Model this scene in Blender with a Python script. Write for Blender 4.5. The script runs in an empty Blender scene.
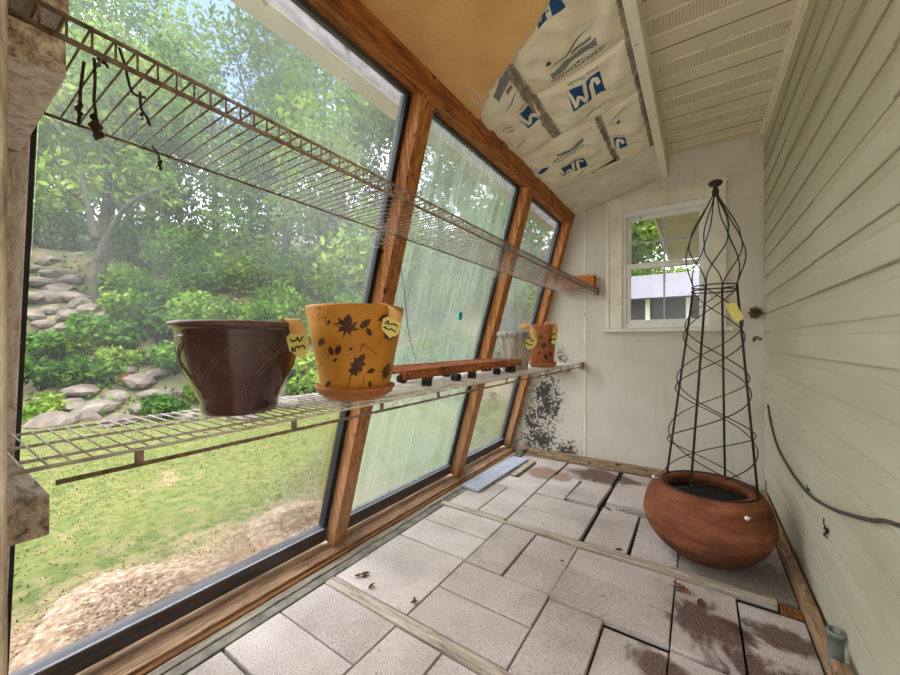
import bpy, bmesh, math, random
import numpy as np
from mathutils import Vector, Matrix
random.seed(7); rng = np.random.default_rng(7)
SC = bpy.context.scene; COL = SC.collection
PI = math.pi
# ---------------------------------------------------------------- key sizes (metres)
D = 3.30          # far wall
H = 1.049         # eye height
XR = 0.386        # right wall
G = -0.12         # ground outside
TILT = math.atan(0.2815)
NB = Vector((math.cos(TILT), 0, -math.sin(TILT)))    # into the room, square to the glass
TB = Vector((math.sin(TILT), 0, math.cos(TILT)))     # up along the glass
B0 = Vector((-1.507, 0, 0))
def gl(s, d, y): return B0 + TB*s + NB*d + Vector((0, y, 0))
# camera rays, used only to measure positions off the survey frame (900 x 675)
FPX, HZ, YAW = 368.0, 341.0, math.radians(34)
_s, _c = math.sin(YAW), math.cos(YAW)
def ray(u, v):
    a = (u-450)/FPX; b = (HZ-v)/FPX
    return Vector((-_s+a*_c, _c+a*_s, b))
def at_x(u, v, x): r = ray(u, v); return Vector((0, 0, H)) + r*(x/r.x)
def at_y(u, v, y): r = ray(u, v); return Vector((0, 0, H)) + r*(y/r.y)
def at_z(u, v, z): r = ray(u, v); return Vector((0, 0, H)) + r*((z-H)/r.z)
def at_d(u, d): r = ray(u, HZ); return Vector((r.x*d, r.y*d, 0))

# ---------------------------------------------------------------- materials
def new_mat(name):
    m = bpy.data.materials.new(name); m.use_nodes = True
    nt = m.node_tree; nt.nodes.clear()
    out = nt.nodes.new('ShaderNodeOutputMaterial')
    return m, nt, out
def node(nt, t, **kw):
    n = nt.nodes.new(t)
    for k, v in kw.items():
        if k.startswith('i_'):
            n.inputs[k[2:].replace('_', ' ')].default_value = v
        else: setattr(n, k, v)
    return n
def ramp(nt, src, stops, interp='LINEAR'):
    r = nt.nodes.new('ShaderNodeValToRGB'); r.color_ramp.interpolation = interp
    el = r.color_ramp.elements
    while len(el) < len(stops): el.new(0.5)
    for e, (p, c) in zip(el, stops):
        e.position = p; e.color = (c if len(c) == 4 else (*c, 1)) if isinstance(c, tuple) else (c, c, c, 1)
    nt.links.new(src, r.inputs[0]); return r.outputs[0]
def coords(nt, scale=(1, 1, 1), world=False):
    if world: src = nt.nodes.new('ShaderNodeNewGeometry').outputs['Position']
    else: src = nt.nodes.new('ShaderNodeTexCoord').outputs['Object']
    mp = nt.nodes.new('ShaderNodeMapping'); mp.inputs['Scale'].default_value = scale
    nt.links.new(src, mp.inputs[0]); return mp.outputs[0]
def noise(nt, vec, scale, detail=4, rough=0.55, dist=0):
    n = node(nt, 'ShaderNodeTexNoise'); n.inputs['Scale'].default_value = scale
    n.inputs['Detail'].default_value = detail; n.inputs['Roughness'].default_value = rough; n.inputs['Distortion'].default_value = dist
    nt.links.new(vec, n.inputs['Vector']); return n.outputs['Fac']
def mixc(nt, fac, a, b, mode='MIX'):
    m = node(nt, 'ShaderNodeMix', data_type='RGBA', blend_type=mode)
    for sock, val in ((m.inputs[0], fac), (m.inputs[6], a), (m.inputs[7], b)):
        if hasattr(val, 'links'): nt.links.new(val, sock)
        else: sock.default_value = val if not isinstance(val, tuple) else (*val[:3], 1)
    return m.outputs[2]
def math_n(nt, op, a, b=0.0, c=None, clamp=False):
    m = node(nt, 'ShaderNodeMath', operation=op, use_clamp=clamp)
    for i, val in enumerate((a, b) if c is None else (a, b, c)):
        if hasattr(val, 'links'): nt.links.new(val, m.inputs[i])
        else: m.inputs[i].default_value = val
    return m.outputs[0]
def finish(nt, out, col, rough=0.7, bump=None, bs=0.2, bd=0.01, metal=0.0, spec=0.4, coat=0.0):
    p = node(nt, 'ShaderNodeBsdfPrincipled')
    if hasattr(col, 'links'): nt.links.new(col, p.inputs['Base Color'])
    else: p.inputs['Base Color'].default_value = (*col, 1)
    if hasattr(rough, 'links'): nt.links.new(rough, p.inputs['Roughness'])
    else: p.inputs['Roughness'].default_value = rough
    p.inputs['Metallic'].default_value = metal
    p.inputs['Specular IOR Level'].default_value = spec
    p.inputs['Coat Weight'].default_value = coat; p.inputs['Coat Roughness'].default_value = 0.15
    if bump is not None:
        b = node(nt, 'ShaderNodeBump'); b.inputs['Strength'].default_value = bs; b.inputs['Distance'].default_value = bd
        nt.links.new(bump, b.inputs['Height']); nt.links.new(b.outputs[0], p.inputs['Normal'])
    nt.links.new(p.outputs[0], out.inputs[0]); return p
def simple(name, stops, scale=20, rough=0.7, bump=0.2, bd=0.003, stretch=(1, 1, 1), detail=5, metal=0, spec=0.4, coat=0, world=False, speck=None):
    m, nt, out = new_mat(name)
    v = coords(nt, stretch, world); n = noise(nt, v, scale, detail)
    col = ramp(nt, n, stops)
    if speck:
        sc, thr, c2 = speck
        n2 = noise(nt, coords(nt, (1, 1, 1), world), sc, 3)
        col = mixc(nt, ramp(nt, n2, [(thr, 0.0), (thr+0.05, 1.0)]), col, c2)
    finish(nt, out, col, rough, n, bump, bd, metal, spec, coat); return m
def s2l(r, g, b):
    f = lambda c: (c/255/12.92) if c/255 <= 0.04045 else ((c/255+0.055)/1.055)**2.4
    return (f(r), f(g), f(b))

MAT = {}
def dk(stops, f): return [(p, tuple(x*f for x in c)) for p, c in stops]
def wood(name, dark, light, stretch, scale=9, rough=0.65, knots=True, wear=None):
    m, nt, out = new_mat(name)
    v = coords(nt, stretch, True)
    n = noise(nt, v, scale, 6, 0.6, 0.6)
    fine = noise(nt, v, scale*5, 4)
    f = math_n(nt, 'ADD', math_n(nt, 'MULTIPLY', n, 0.7), math_n(nt, 'MULTIPLY', fine, 0.3))
    col = ramp(nt, f, [(0.36, tuple(c*.7 for c in dark)), (0.5, tuple((a+b)/2 for a, b in zip(dark, light))), (0.62, light)])
    if knots:
        kn = noise(nt, coords(nt, (1, 1, 1), True), 13, 2)
        col = mixc(nt, ramp(nt, kn, [(0.66, 0.0), (0.71, 0.85)]), col, tuple(c*0.22 for c in dark))
    if wear:
        z0, z1, wc = wear
        sep = node(nt, 'ShaderNodeSeparateXYZ'); nt.links.new(coords(nt, (1, 1, 1), True), sep.inputs[0])
        t = math_n(nt, 'ADD', sep.outputs[2], math_n(nt, 'MULTIPLY', n, 0.5))
        wf = node(nt, 'ShaderNodeMapRange'); wf.inputs[1].default_value = z0+0.25; wf.inputs[2].default_value = z1+0.25
        wf.inputs[3].default_value = 1; wf.inputs[4].default_value = 0; nt.links.new(t, wf.inputs[0])
        wcol = ramp(nt, f, [(0.3, tuple(c*0.35 for c in wc)), (0.62, wc)])
        col = mixc(nt, wf.outputs[0], col, wcol)
    finish(nt, out, col, rough, f, 0.35, 0.004, spec=0.3); return m
MAT['post'] = wood('post_wood', s2l(124, 68, 30), s2l(214, 146, 84), (7, 7, 0.7), wear=(0.25, 0.95, s2l(196, 146, 104)))
MAT['header'] = wood('header_wood', s2l(112, 60, 28), s2l(196, 122, 64), (7, 0.7, 7))
MAT['sill'] = wood('sill_wood', s2l(110, 76, 52), s2l(196, 160, 128), (8, 0.8, 8), knots=False)
MAT['sillwet'] = wood('sill_dark_wood', s2l(74, 46, 26), s2l(150, 96, 50), (8, 0.8, 8), knots=False)
MAT['oldsill'] = wood('grey_sill_wood', s2l(96, 86, 74), s2l(168, 156, 138), (8, 0.8, 8), knots=False)
MAT['oldwood'] = wood('weathered_wood', s2l(126, 106, 90), s2l(216, 202, 188), (0.9, 7, 7), 8)
MAT['strip'] = wood('divider_wood', s2l(150, 134, 118), s2l(198, 184, 168), (0.8, 8, 8), 8, knots=False)
MAT['block'] = wood('block_wood', s2l(130, 98, 76), s2l(238, 222, 206), (1.0, 6, 6), 9)
MAT['palepaint'] = wood('peeling_paint_wood', s2l(196, 176, 166), s2l(242, 234, 228), (7, 7, 0.8), 8)
MAT['orangeblock'] = wood('orange_block_wood', s2l(150, 78, 30), s2l(196, 118, 56), (1.0, 7, 7), 8, knots=False)
MAT['caddy'] = wood('caddy_wood', s2l(112, 54, 22), s2l(186, 104, 52), (7, 0.9, 7), 8, knots=False)
MAT['baseboard'] = wood('baseboard_wood', s2l(116, 86, 62), s2l(190, 154, 122), (7, 0.8, 7), 8)
MAT['basefar'] = wood('far_baseboard_wood', s2l(96, 74, 54), s2l(182, 156, 124), (0.8, 7, 7), 8)
MAT['jamb'] = wood('jamb_wood', s2l(160, 138, 118), s2l(222, 208, 192), (7, 7, 0.8), 8, knots=False)
MAT['blackframe'] = simple('dark_frame_metal', [(0.3, s2l(52, 50, 54)), (0.7, s2l(92, 88, 90))], 8, 0.45, 0.1, stretch=(4, 0.6, 4), spec=0.5)
MAT['blackseal'] = simple('black_seal', [(0.3, s2l(16, 16, 18)), (0.7, s2l(40, 40, 42))], 10, 0.5, 0.1)
MAT['rail'] = simple('rusty_wire', [(0.35, s2l(104, 80, 64)), (0.65, s2l(164, 142, 124))], 40, 0.6, 0.2, 0.001)
MAT['wire'] = simple('dirty_white_wire', [(0.3, s2l(176, 158, 142)), (0.5, s2l(226, 218, 210)), (0.7, s2l(242, 238, 234))], 25, 0.6, 0.2, 0.001)
MAT['iron'] = simple('dark_iron', [(0.3, s2l(34, 30, 28)), (0.7, s2l(70, 60, 52))], 50, 0.55, 0.2, 0.001, metal=0.4)
MAT['cable'] = simple('grey_cable', [(0.3, s2l(52, 50, 48)), (0.7, s2l(88, 84, 78))], 30, 0.6, 0.1)
MAT['black'] = simple('black_rubber', [(0.3, s2l(20, 20, 20)), (0.7, s2l(44, 42, 40))], 40, 0.6, 0.2, 0.001)
MAT['soil'] = simple('dark_soil', [(0.3, s2l(14, 11, 9)), (0.7, s2l(34, 27, 22))], 60, 0.95, 0.6, 0.01)
MAT['tan'] = simple('tan_fibreboard', [(0.3, s2l(214, 166, 104)), (0.5, s2l(224, 178, 116)), (0.7, s2l(230, 186, 126))], 6, 0.85, 0.15, 0.002, speck=(160, 0.62, s2l(196, 148, 92)))
MAT['tornedge'] = simple('torn_paper', [(0.3, s2l(206, 184, 148)), (0.7, s2l(232, 216, 188))], 60, 0.9)
MAT['paper'] = simple('kraft_facing', [(0.3, s2l(222, 210, 182)), (0.5, s2l(235, 225, 200)), (0.7, s2l(242, 234, 214))], 5, 0.75, 0.5, 0.006, speck=(9, 0.70, s2l(196, 176, 146)))
MAT['flange'] = simple('dirty_flange', [(0.35, s2l(116, 106, 94)), (0.65, s2l(188, 176, 158))], 22, 0.85, 0.15, 0.004)
MAT['printblue'] = simple('blue_print', [(0.3, s2l(16, 62, 112)), (0.7, s2l(24, 78, 132))], 20, 0.7, 0.1)
MAT['printgrey'] = simple('grey_print', [(0.3, s2l(112, 116, 118)), (0.7, s2l(144, 144, 142))], 80, 0.8, 0.1)
MAT['printdark'] = simple('dark_print', [(0.3, s2l(52, 62, 70)), (0.7, s2l(80, 88, 92))], 80, 0.8, 0.1)
MAT['fiber'] = simple('pink_tan_fibre', [(0.3, s2l(150, 96, 46)), (0.7, s2l(200, 150, 84))], 60, 0.95, 0.8, 0.01)
MAT['soffit'] = simple('cream_vinyl_soffit', [(0.3, s2l(216, 204, 176)), (0.7, s2l(230, 220, 194))], 4, 0.5, 0.05, speck=(6, 0.66, s2l(196, 172, 140)))
MAT['ventdark'] = simple('soffit_slot_dark', [(0.3, s2l(172, 158, 130)), (0.7, s2l(198, 185, 156))], 30, 0.8, 0.1)
MAT['seamshade'] = simple('seam_shade', [(0.3, s2l(84, 70, 52)), (0.7, s2l(128, 110, 86))], 9, 0.9)
MAT['fascia'] = simple('cream_fascia', [(0.3, s2l(226, 218, 198)), (0.7, s2l(238, 232, 216))], 5, 0.5, 0.05, stretch=(6, 0.8, 6), speck=(14, 0.68, s2l(170, 150, 120)))
MAT['whitevinyl'] = simple('white_window_vinyl', [(0.3, s2l(214, 212, 204)), (0.7, s2l(232, 230, 224))], 6, 0.4, 0.05, speck=(22, 0.70, s2l(150, 138, 116)))
MAT['casing'] = simple('chalky_white_casing', [(0.3, s2l(206, 197, 178)), (0.7, s2l(230, 222, 206))], 7, 0.65, 0.1, 0.002, speck=(12, 0.69, s2l(164, 146, 120)))
MAT['plank'] = simple('blue_grey_composite', [(0.3, s2l(150, 154, 172)), (0.7, s2l(190, 192, 206))], 10, 0.5, 0.2, 0.001, stretch=(8, 0.6, 8))
MAT['tagpaper'] = simple('yellow_card', [(0.3, s2l(222, 206, 112)), (0.7, s2l(238, 226, 140))], 15, 0.7, 0.05)
MAT['tagfold'] = simple('orange_card', [(0.3, s2l(226, 168, 100)), (0.7, s2l(240, 192, 130))], 15, 0.7, 0.05)
MAT['ink'] = simple('black_ink', [(0.3, s2l(30, 34, 26)), (0.7, s2l(56, 60, 44))], 15, 0.7, 0.05)
MAT['brownglaze'] = simple('dark_brown_glaze', [(0.3, s2l(50, 26, 22)), (0.55, s2l(78, 40, 34)), (0.75, s2l(98, 58, 50))], 5, 0.22, 0.12, 0.003, stretch=(1, 1, 0.6), spec=0.6, coat=0.5)
MAT['wornglaze'] = simple('worn_brown_glaze', [(0.3, s2l(96, 62, 54)), (0.7, s2l(140, 104, 92))], 14, 0.4, 0.1)
MAT['yellowglaze'] = simple('mustard_glaze', [(0.3, s2l(186, 122, 34)), (0.5, s2l(204, 138, 42)), (0.7, s2l(214, 152, 60))], 9, 0.5, 0.1, 0.002, speck=(34, 0.66, s2l(158, 84, 28)))
MAT['saucer'] = simple('orange_clay_saucer', [(0.3, s2l(150, 84, 42)), (0.7, s2l(194, 122, 70))], 18, 0.6, 0.15, 0.002, speck=(60, 0.64, s2l(120, 64, 32)))
MAT['leafprint'] = simple('dark_leaf_paint', [(0.3, s2l(62, 34, 24)), (0.7, s2l(96, 54, 30))], 60, 0.55, 0.1)
MAT['greyclay'] = simple('crusted_grey_clay', [(0.3, s2l(104, 94, 84)), (0.5, s2l(164, 154, 144)), (0.7, s2l(196, 188, 178))], 7, 0.7, 0.2, 0.002, stretch=(5, 5, 0.5))
MAT['nest'] = simple('paper_nest', [(0.3, s2l(70, 48, 32)), (0.7, s2l(136, 104, 72))], 70, 0.95, 0.5, 0.004)
MAT['deadleaf'] = simple('dead_leaf', [(0.3, s2l(72, 46, 34)), (0.7, s2l(132, 86, 58))], 40, 0.8, 0.2)
MAT['twig'] = simple('dry_stem', [(0.3, s2l(44, 32, 26)), (0.7, s2l(92, 66, 48))], 40, 0.85, 0.3)
MAT['pipe'] = simple('grey_green_pipe', [(0.3, s2l(104, 110, 100)), (0.7, s2l(150, 154, 140))], 14, 0.5, 0.1)
MAT['string'] = simple('dark_string', [(0.3, s2l(50, 54, 50)), (0.7, s2l(84, 86, 80))], 60, 0.8)
MAT['web'] = simple('dusty_web', [(0.3, s2l(186, 180, 172)), (0.7, s2l(214, 210, 204))], 60, 0.9)
MAT['cyan'] = simple('cyan_plastic', [(0.3, s2l(20, 170, 186)), (0.7, s2l(60, 200, 210))], 30, 0.5)
MAT['gutter'] = simple('gutter_tan', [(0.3, s2l(158, 140, 108)), (0.7, s2l(196, 180, 148))], 6, 0.6, 0.1, speck=(11, 0.62, s2l(120, 110, 86)))
MAT['gutterback'] = simple('gutter_mildew', [(0.3, s2l(56, 54, 60)), (0.5, s2l(96, 93, 102)), (0.7, s2l(128, 126, 134))], 16, 0.7, 0.1, stretch=(1, 0.8, 2))
MAT['rock'] = simple('pale_rock', dk([(0.3, s2l(120, 104, 92)), (0.55, s2l(168, 152, 138)), (0.75, s2l(202, 190, 178))], .24), 4, 0.9, 0.5, 0.03)
MAT['bark'] = simple('tree_bark', [(0.3, s2l(24, 24, 20)), (0.7, s2l(56, 52, 44))], 6, 0.95, 0.8, 0.03, stretch=(3, 3, 0.6))
MAT['chips'] = simple('wood_chips', dk([(0.3, s2l(124, 92, 68)), (0.5, s2l(178, 146, 116)), (0.7, s2l(226, 204, 176))], .50), 30, 0.9, 0.5, 0.01)
MAT['shingle'] = simple('pale_shingle', [(0.3, s2l(66, 64, 72)), (0.7, s2l(98, 96, 106))], 14, 0.9, 0.4, 0.01, stretch=(1, 1, 5))
MAT['siding_far'] = simple('outbuilding_dark_screen', [(0.3, s2l(30, 30, 30)), (0.7, s2l(72, 70, 68))], 3, 0.8)
MAT['eave'] = simple('beige_eave', [(0.3, s2l(192, 168, 134)), (0.7, s2l(208, 186, 154))], 3, 0.6)
MAT['concrete_strip'] = simple('damp_concrete', [(0.3, s2l(92, 88, 78)), (0.7, s2l(146, 140, 128))], 18, 0.9, 0.3, 0.004, speck=(7, 0.62, s2l(98, 118, 84)))
MAT['bounce_slab'] = simple('pale_bounce_slab', [(0.3, s2l(206, 200, 190)), (0.7, s2l(228, 224, 216))], 8, 0.9)
MAT['roofdeck'] = simple('roof_deck', [(0.3, s2l(130, 92, 56)), (0.7, s2l(170, 126, 84))], 10, 0.9)
MAT['grassblade'] = None

def leafmat(name, stops, scale=0.9, trans=0.35):
    m, nt, out = new_mat(name)
    n = noise(nt, coords(nt, (1, 1, 1), True), scale, 3)
    n2 = noise(nt, coords(nt, (1, 1, 1), True), scale*9, 2)
    f = math_n(nt, 'ADD', math_n(nt, 'MULTIPLY', n, 0.55), math_n(nt, 'MULTIPLY', n2, 0.45))
    col = ramp(nt, f, dk(stops, 0.345))
    d = node(nt, 'ShaderNodeBsdfDiffuse'); t = node(nt, 'ShaderNodeBsdfTranslucent')
    nt.links.new(col, d.inputs[0]); nt.links.new(col, t.inputs[0])
    mx = node(nt, 'ShaderNodeMixShader'); mx.inputs[0].default_value = trans
    nt.links.new(d.outputs[0], mx.inputs[1]); nt.links.new(t.outputs[0], mx.inputs[2])
    nt.links.new(mx.outputs[0], out.inputs[0]); return m
MAT['leaf_a'] = leafmat('green_leaves', [(0.36, s2l(52, 92, 40)), (0.5, s2l(104, 154, 62)), (0.64, s2l(166, 206, 92))])
MAT['leaf_b'] = leafmat('bright_leaves', [(0.36, s2l(82, 128, 46)), (0.5, s2l(146, 190, 72)), (0.64, s2l(206, 228, 108))])
MAT['leaf_c'] = leafmat('grey_green_leaves', [(0.36, s2l(70, 92, 66)), (0.5, s2l(118, 142, 104)), (0.64, s2l(166, 182, 146))])
MAT['leaf_o'] = leafmat('russet_leaves', [(0.36, s2l(150, 82, 40)), (0.64, s2l(206, 128, 72))])
MAT['grassblade'] = leafmat('grass_blades', dk([(0.36, s2l(122, 140, 56)), (0.5, s2l(158, 168, 78)), (0.62, s2l(208, 194, 122))], .44), 1.2, 0.55)

# lawn, straw and bare soil by position
def ground_mat():
    m, nt, out = new_mat('lawn_ground')
    P = coords(nt, (1, 1, 1), True)
    sep = node(nt, 'ShaderNodeSeparateXYZ'); nt.links.new(P, sep.inputs[0])
    n1 = noise(nt, P, 1.3, 5); n2 = noise(nt, P, 14, 5); n3 = noise(nt, P, 60, 3)
    grass = ramp(nt, n2, dk([(0.3, s2l(116, 140, 40)), (0.5, s2l(162, 176, 64)), (0.7, s2l(202, 186, 118))], .19))
    straw = ramp(nt, n3, dk([(0.3, s2l(128, 94, 68)), (0.5, s2l(186, 152, 116)), (0.7, s2l(222, 198, 162))], .40))
    edge = math_n(nt, 'ADD', sep.outputs[0], math_n(nt, 'MULTIPLY', n2, 0.9))
    f = node(nt, 'ShaderNodeMapRange'); f.inputs[1].default_value = -2.15; f.inputs[2].default_value = -1.75
    nt.links.new(edge, f.inputs[0])
    patch = ramp(nt, n1, [(0.63, 0.0), (0.70, 0.7)])
    fy = node(nt, 'ShaderNodeMapRange'); fy.inputs[1].default_value = 1.9; fy.inputs[2].default_value = 2.7; fy.inputs[3].default_value = 1; fy.inputs[4].default_value = 0
    nt.links.new(sep.outputs[1], fy.inputs[0])
    fac = math_n(nt, 'MAXIMUM', math_n(nt, 'MULTIPLY', f.outputs[0], fy.outputs[0]), patch)
    finish(nt, out, mixc(nt, fac, grass, straw), 0.95, n3, 0.5, 0.02); return m
MAT['ground'] = ground_mat()
MAT['hill'] = simple('hill_soil', dk([(0.3, s2l(66, 82, 44)), (0.5, s2l(112, 108, 74)), (0.7, s2l(166, 142, 114))], .36), 1.2, 0.95, 0.5, 0.05, world=True)

def paver_mat():
    m, nt, out = new_mat('concrete_pavers')
    P = coords(nt, (1, 1, 1), True)
    sep = node(nt, 'ShaderNodeSeparateXYZ'); nt.links.new(P, sep.inputs[0])
    att = node(nt, 'ShaderNodeAttribute', attribute_name='tone')
    n1 = noise(nt, P, 3.2, 6); n2 = noise(nt, P, 170, 5, .65); n3 = noise(nt, P, 110, 3)
    base = ramp(nt, n1, [(0.3, s2l(164, 149, 141)), (0.5, s2l(202, 188, 182)), (0.7, s2l(226, 214, 210))])
    base = mixc(nt, 0.35, base, ramp(nt, att.outputs['Fac'], [(0, s2l(150, 137, 128)), (0.5, s2l(202, 189, 182)), (1, s2l(234, 222, 217))]))
    base = mixc(nt, ramp(nt, n2, [(0.32, 0.6), (0.55, 0.0)]), base, s2l(104, 94, 84))
    base = mixc(nt, ramp(nt, n3, [(0.62, 0.0), (0.72, 0.5)]), base, s2l(232, 224, 216))
    ng = noise(nt, coords(nt, (1, 1, 1), True), 26, 4)
    base = mixc(nt, ramp(nt, ng, [(0.66, 0.0), (0.74, 0.55)]), base, s2l(92, 80, 70))
    # soil spilled over the slabs: right front corner, far row; a darker patch by the pot
    def blob(cx, cy, rx, ry, soft=0.35):
        dx = math_n(nt, 'DIVIDE', math_n(nt, 'SUBTRACT', sep.outputs[0], cx), rx)
        dy = math_n(nt, 'DIVIDE', math_n(nt, 'SUBTRACT', sep.outputs[1], cy), ry)
        r = math_n(nt, 'SQRT', math_n(nt, 'ADD', math_n(nt, 'MULTIPLY', dx, dx), math_n(nt, 'MULTIPLY', dy, dy)))
        return math_n(nt, 'SUBTRACT', 1.0, r)
    nb = noise(nt, P, 7, 7, 0.65, 0.8)
    def stain(args, gain, off, col):
        nonlocal base
        v = blob(*args)
        t = math_n(nt, 'ADD', v, math_n(nt, 'MULTIPLY', math_n(nt, 'SUBTRACT', nb, 0.5), gain))
        base = mixc(nt, ramp(nt, math_n(nt, 'ADD', t, math_n(nt, 'MULTIPLY', math_n(nt, 'SUBTRACT', n2, .5), .9)), [(off-.06, 0.0), (off+0.22, 0.88)]), base, col)
    brown = ramp(nt, n2, [(0.34, s2l(44, 28, 22)), (0.56, s2l(96, 64, 51)), (0.72, s2l(150, 116, 98))])
    stain((0.02, 1.66, 0.17, 0.16), 2.2, 0.25, brown)
    stain((0.23, 1.74, 0.20, 0.10), 2.2, 0.25, brown)
    stain((0.20, 1.50, 0.25, 0.12), 2.4, 0.30, brown)
    stain((-0.10, 1.38, 0.12, 0.10), 2.2, 0.35, brown)
    stain((-0.98, 2.86, 0.22, 0.16), 1.6, 0.12, ramp(nt, n2, [(0.3, s2l(96, 70, 58)), (0.6, s2l(160, 128, 110))]))
    stain((-0.62, 3.05, 0.34, 0.17), 1.6, 0.10, brown)
    stain((-0.25, 2.50, 0.24, 0.07), 1.8, 0.25, ramp(nt, n2, [(0.3, s2l(110, 98, 88)), (0.6, s2l(150, 138, 126))]))
    stain((0.16, 2.10, 0.32, 0.26), 1.2, 0.15, ramp(nt, n2, [(0.3, s2l(80, 72, 58)), (0.6, s2l(136, 124, 106))]))
    finish(nt, out, base, 0.88, n2, 0.35, 0.003, spec=0.3); return m
MAT['paver'] = paver_mat()

def farwall_mat():
    m, nt, out = new_mat('white_far_wall')
    P = coords(nt, (1, 1, 1), True)
    sep = node(nt, 'ShaderNodeSeparateXYZ'); nt.links.new(P, sep.inputs[0])
    n1 = noise(nt, P, 2.0, 6); n2 = noise(nt, P, 55, 5, 0.65); n3 = noise(nt, coords(nt, (1.7, 1, .7), True), 15, 6, 0.7, 0.4)
    nst = noise(nt, coords(nt, (9, 9, 0.7), True), 3, 5)
    base = ramp(nt, n1, [(0.3, s2l(187, 179, 163)), (0.55, s2l(204, 197, 183)), (0.75, s2l(214, 208, 196))])
    base = mixc(nt, ramp(nt, nst, [(0.58, 0.0), (0.72, 0.4)]), base, s2l(182, 168, 146))
    base = mixc(nt, ramp(nt, n2, [(0.70, 0.0), (0.74, 0.6)]), base, s2l(132, 116, 98))
    def blob(cx, cz, rx, rz):
        dx = math_n(nt, 'DIVIDE', math_n(nt, 'SUBTRACT', sep.outputs[0], cx), rx)
        dz = math_n(nt, 'DIVIDE', math_n(nt, 'SUBTRACT', sep.outputs[2], cz), rz)
        r = math_n(nt, 'SQRT', math_n(nt, 'ADD', math_n(nt, 'MULTIPLY', dx, dx), math_n(nt, 'MULTIPLY', dz, dz)))
        return math_n(nt, 'SUBTRACT', 1.0, r, clamp=True)
    area = math_n(nt, 'MAXIMUM', blob(-1.17, 0.52, 0.24, 0.46), math_n(nt, 'MAXIMUM', blob(-1.22, 0.14, 0.34, 0.22), blob(-0.98, 0.06, 0.24, 0.16)))
    area = math_n(nt, 'MAXIMUM', area, math_n(nt, 'MULTIPLY', blob(-1.02, 0.9, 0.10, 0.14), 0.8))
    area = math_n(nt, 'MAXIMUM', area, math_n(nt, 'MULTIPLY', blob(-1.30, 0.30, 0.25, 0.40), 0.75))
    t = math_n(nt, 'ADD', math_n(nt, 'MULTIPLY', area, 0.62), math_n(nt, 'ADD', math_n(nt, 'MULTIPLY', math_n(nt, 'SUBTRACT', n3, 0.5), 1.1), math_n(nt, 'MULTIPLY', math_n(nt, 'SUBTRACT', n2, 0.5), 1.7)))
    halo = math_n(nt, 'MULTIPLY', area, 0.5)
    base = mixc(nt, halo, base, s2l(178, 168, 154))
    on = math_n(nt, 'MULTIPLY', ramp(nt, t, [(0.27, 0.0), (0.46, 0.95)]), ramp(nt, area, [(0.02, 0.0), (0.12, 1.0)]))
    base = mixc(nt, on, base, s2l(44, 40, 36))
    finish(nt, out, base, 0.75, n3, 0.12, 0.003, spec=0.3); return m
MAT['farwall'] = farwall_mat()

def siding_mat():
    m, nt, out = new_mat('cream_vinyl_siding')
    P = coords(nt, (1, 1, 1), True)
    sep = node(nt, 'ShaderNodeSeparateXYZ'); nt.links.new(P, sep.inputs[0])
    n1 = noise(nt, coords(nt, (1, 0.5, 2.5), True), 2.5, 6); n2 = noise(nt, P, 50, 3)
    base = ramp(nt, n1, [(0.3, s2l(182, 177, 152)), (0.6, s2l(196, 193, 172)), (0.8, s2l(206, 204, 187))])
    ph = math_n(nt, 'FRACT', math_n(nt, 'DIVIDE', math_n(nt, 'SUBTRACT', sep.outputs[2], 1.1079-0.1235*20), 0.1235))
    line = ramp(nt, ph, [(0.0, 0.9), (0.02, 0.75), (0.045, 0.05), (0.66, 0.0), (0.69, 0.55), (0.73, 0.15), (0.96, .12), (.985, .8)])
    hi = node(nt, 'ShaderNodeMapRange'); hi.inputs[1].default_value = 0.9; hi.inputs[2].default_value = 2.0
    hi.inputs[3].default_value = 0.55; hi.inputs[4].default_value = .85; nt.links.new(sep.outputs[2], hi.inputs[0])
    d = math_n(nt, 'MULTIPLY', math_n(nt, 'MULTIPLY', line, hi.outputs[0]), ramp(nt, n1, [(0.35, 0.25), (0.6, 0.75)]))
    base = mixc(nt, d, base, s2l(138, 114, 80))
    base = mixc(nt, ramp(nt, n2, [(0.73, 0.0), (0.76, 0.7)]), base, s2l(96, 84, 64))
    finish(nt, out, base, 0.5, n2, 0.03, 0.001, spec=0.35); return m
MAT['siding'] = siding_mat()

def terracotta_mat():
    m, nt, out = new_mat('terracotta')
    P = coords(nt); n1 = noise(nt, coords(nt, (1, 1, 4)), 4, 6); n2 = noise(nt, P, 70, 4); n3 = noise(nt, P, 9, 6)
    base = ramp(nt, n1, [(0.3, s2l(84, 46, 29)), (0.5, s2l(122, 72, 48)), (0.7, s2l(154, 98, 70))])
    base = mixc(nt, ramp(nt, n3, [(0.56, 0.0), (0.7, 0.6)]), base, s2l(112, 68, 46))
    base = mixc(nt, ramp(nt, n2, [(0.68, 0.0), (0.74, 0.6)]), base, s2l(206, 156, 124))
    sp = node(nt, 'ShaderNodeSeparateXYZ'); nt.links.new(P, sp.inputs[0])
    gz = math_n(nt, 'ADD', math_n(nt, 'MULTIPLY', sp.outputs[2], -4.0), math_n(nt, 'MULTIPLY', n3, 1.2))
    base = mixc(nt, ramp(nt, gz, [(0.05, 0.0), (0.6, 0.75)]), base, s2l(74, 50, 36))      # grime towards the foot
    finish(nt, out, base, 0.85, n2, 0.5, 0.004, spec=0.2); return m
MAT['terracotta'] = terracotta_mat()

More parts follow.
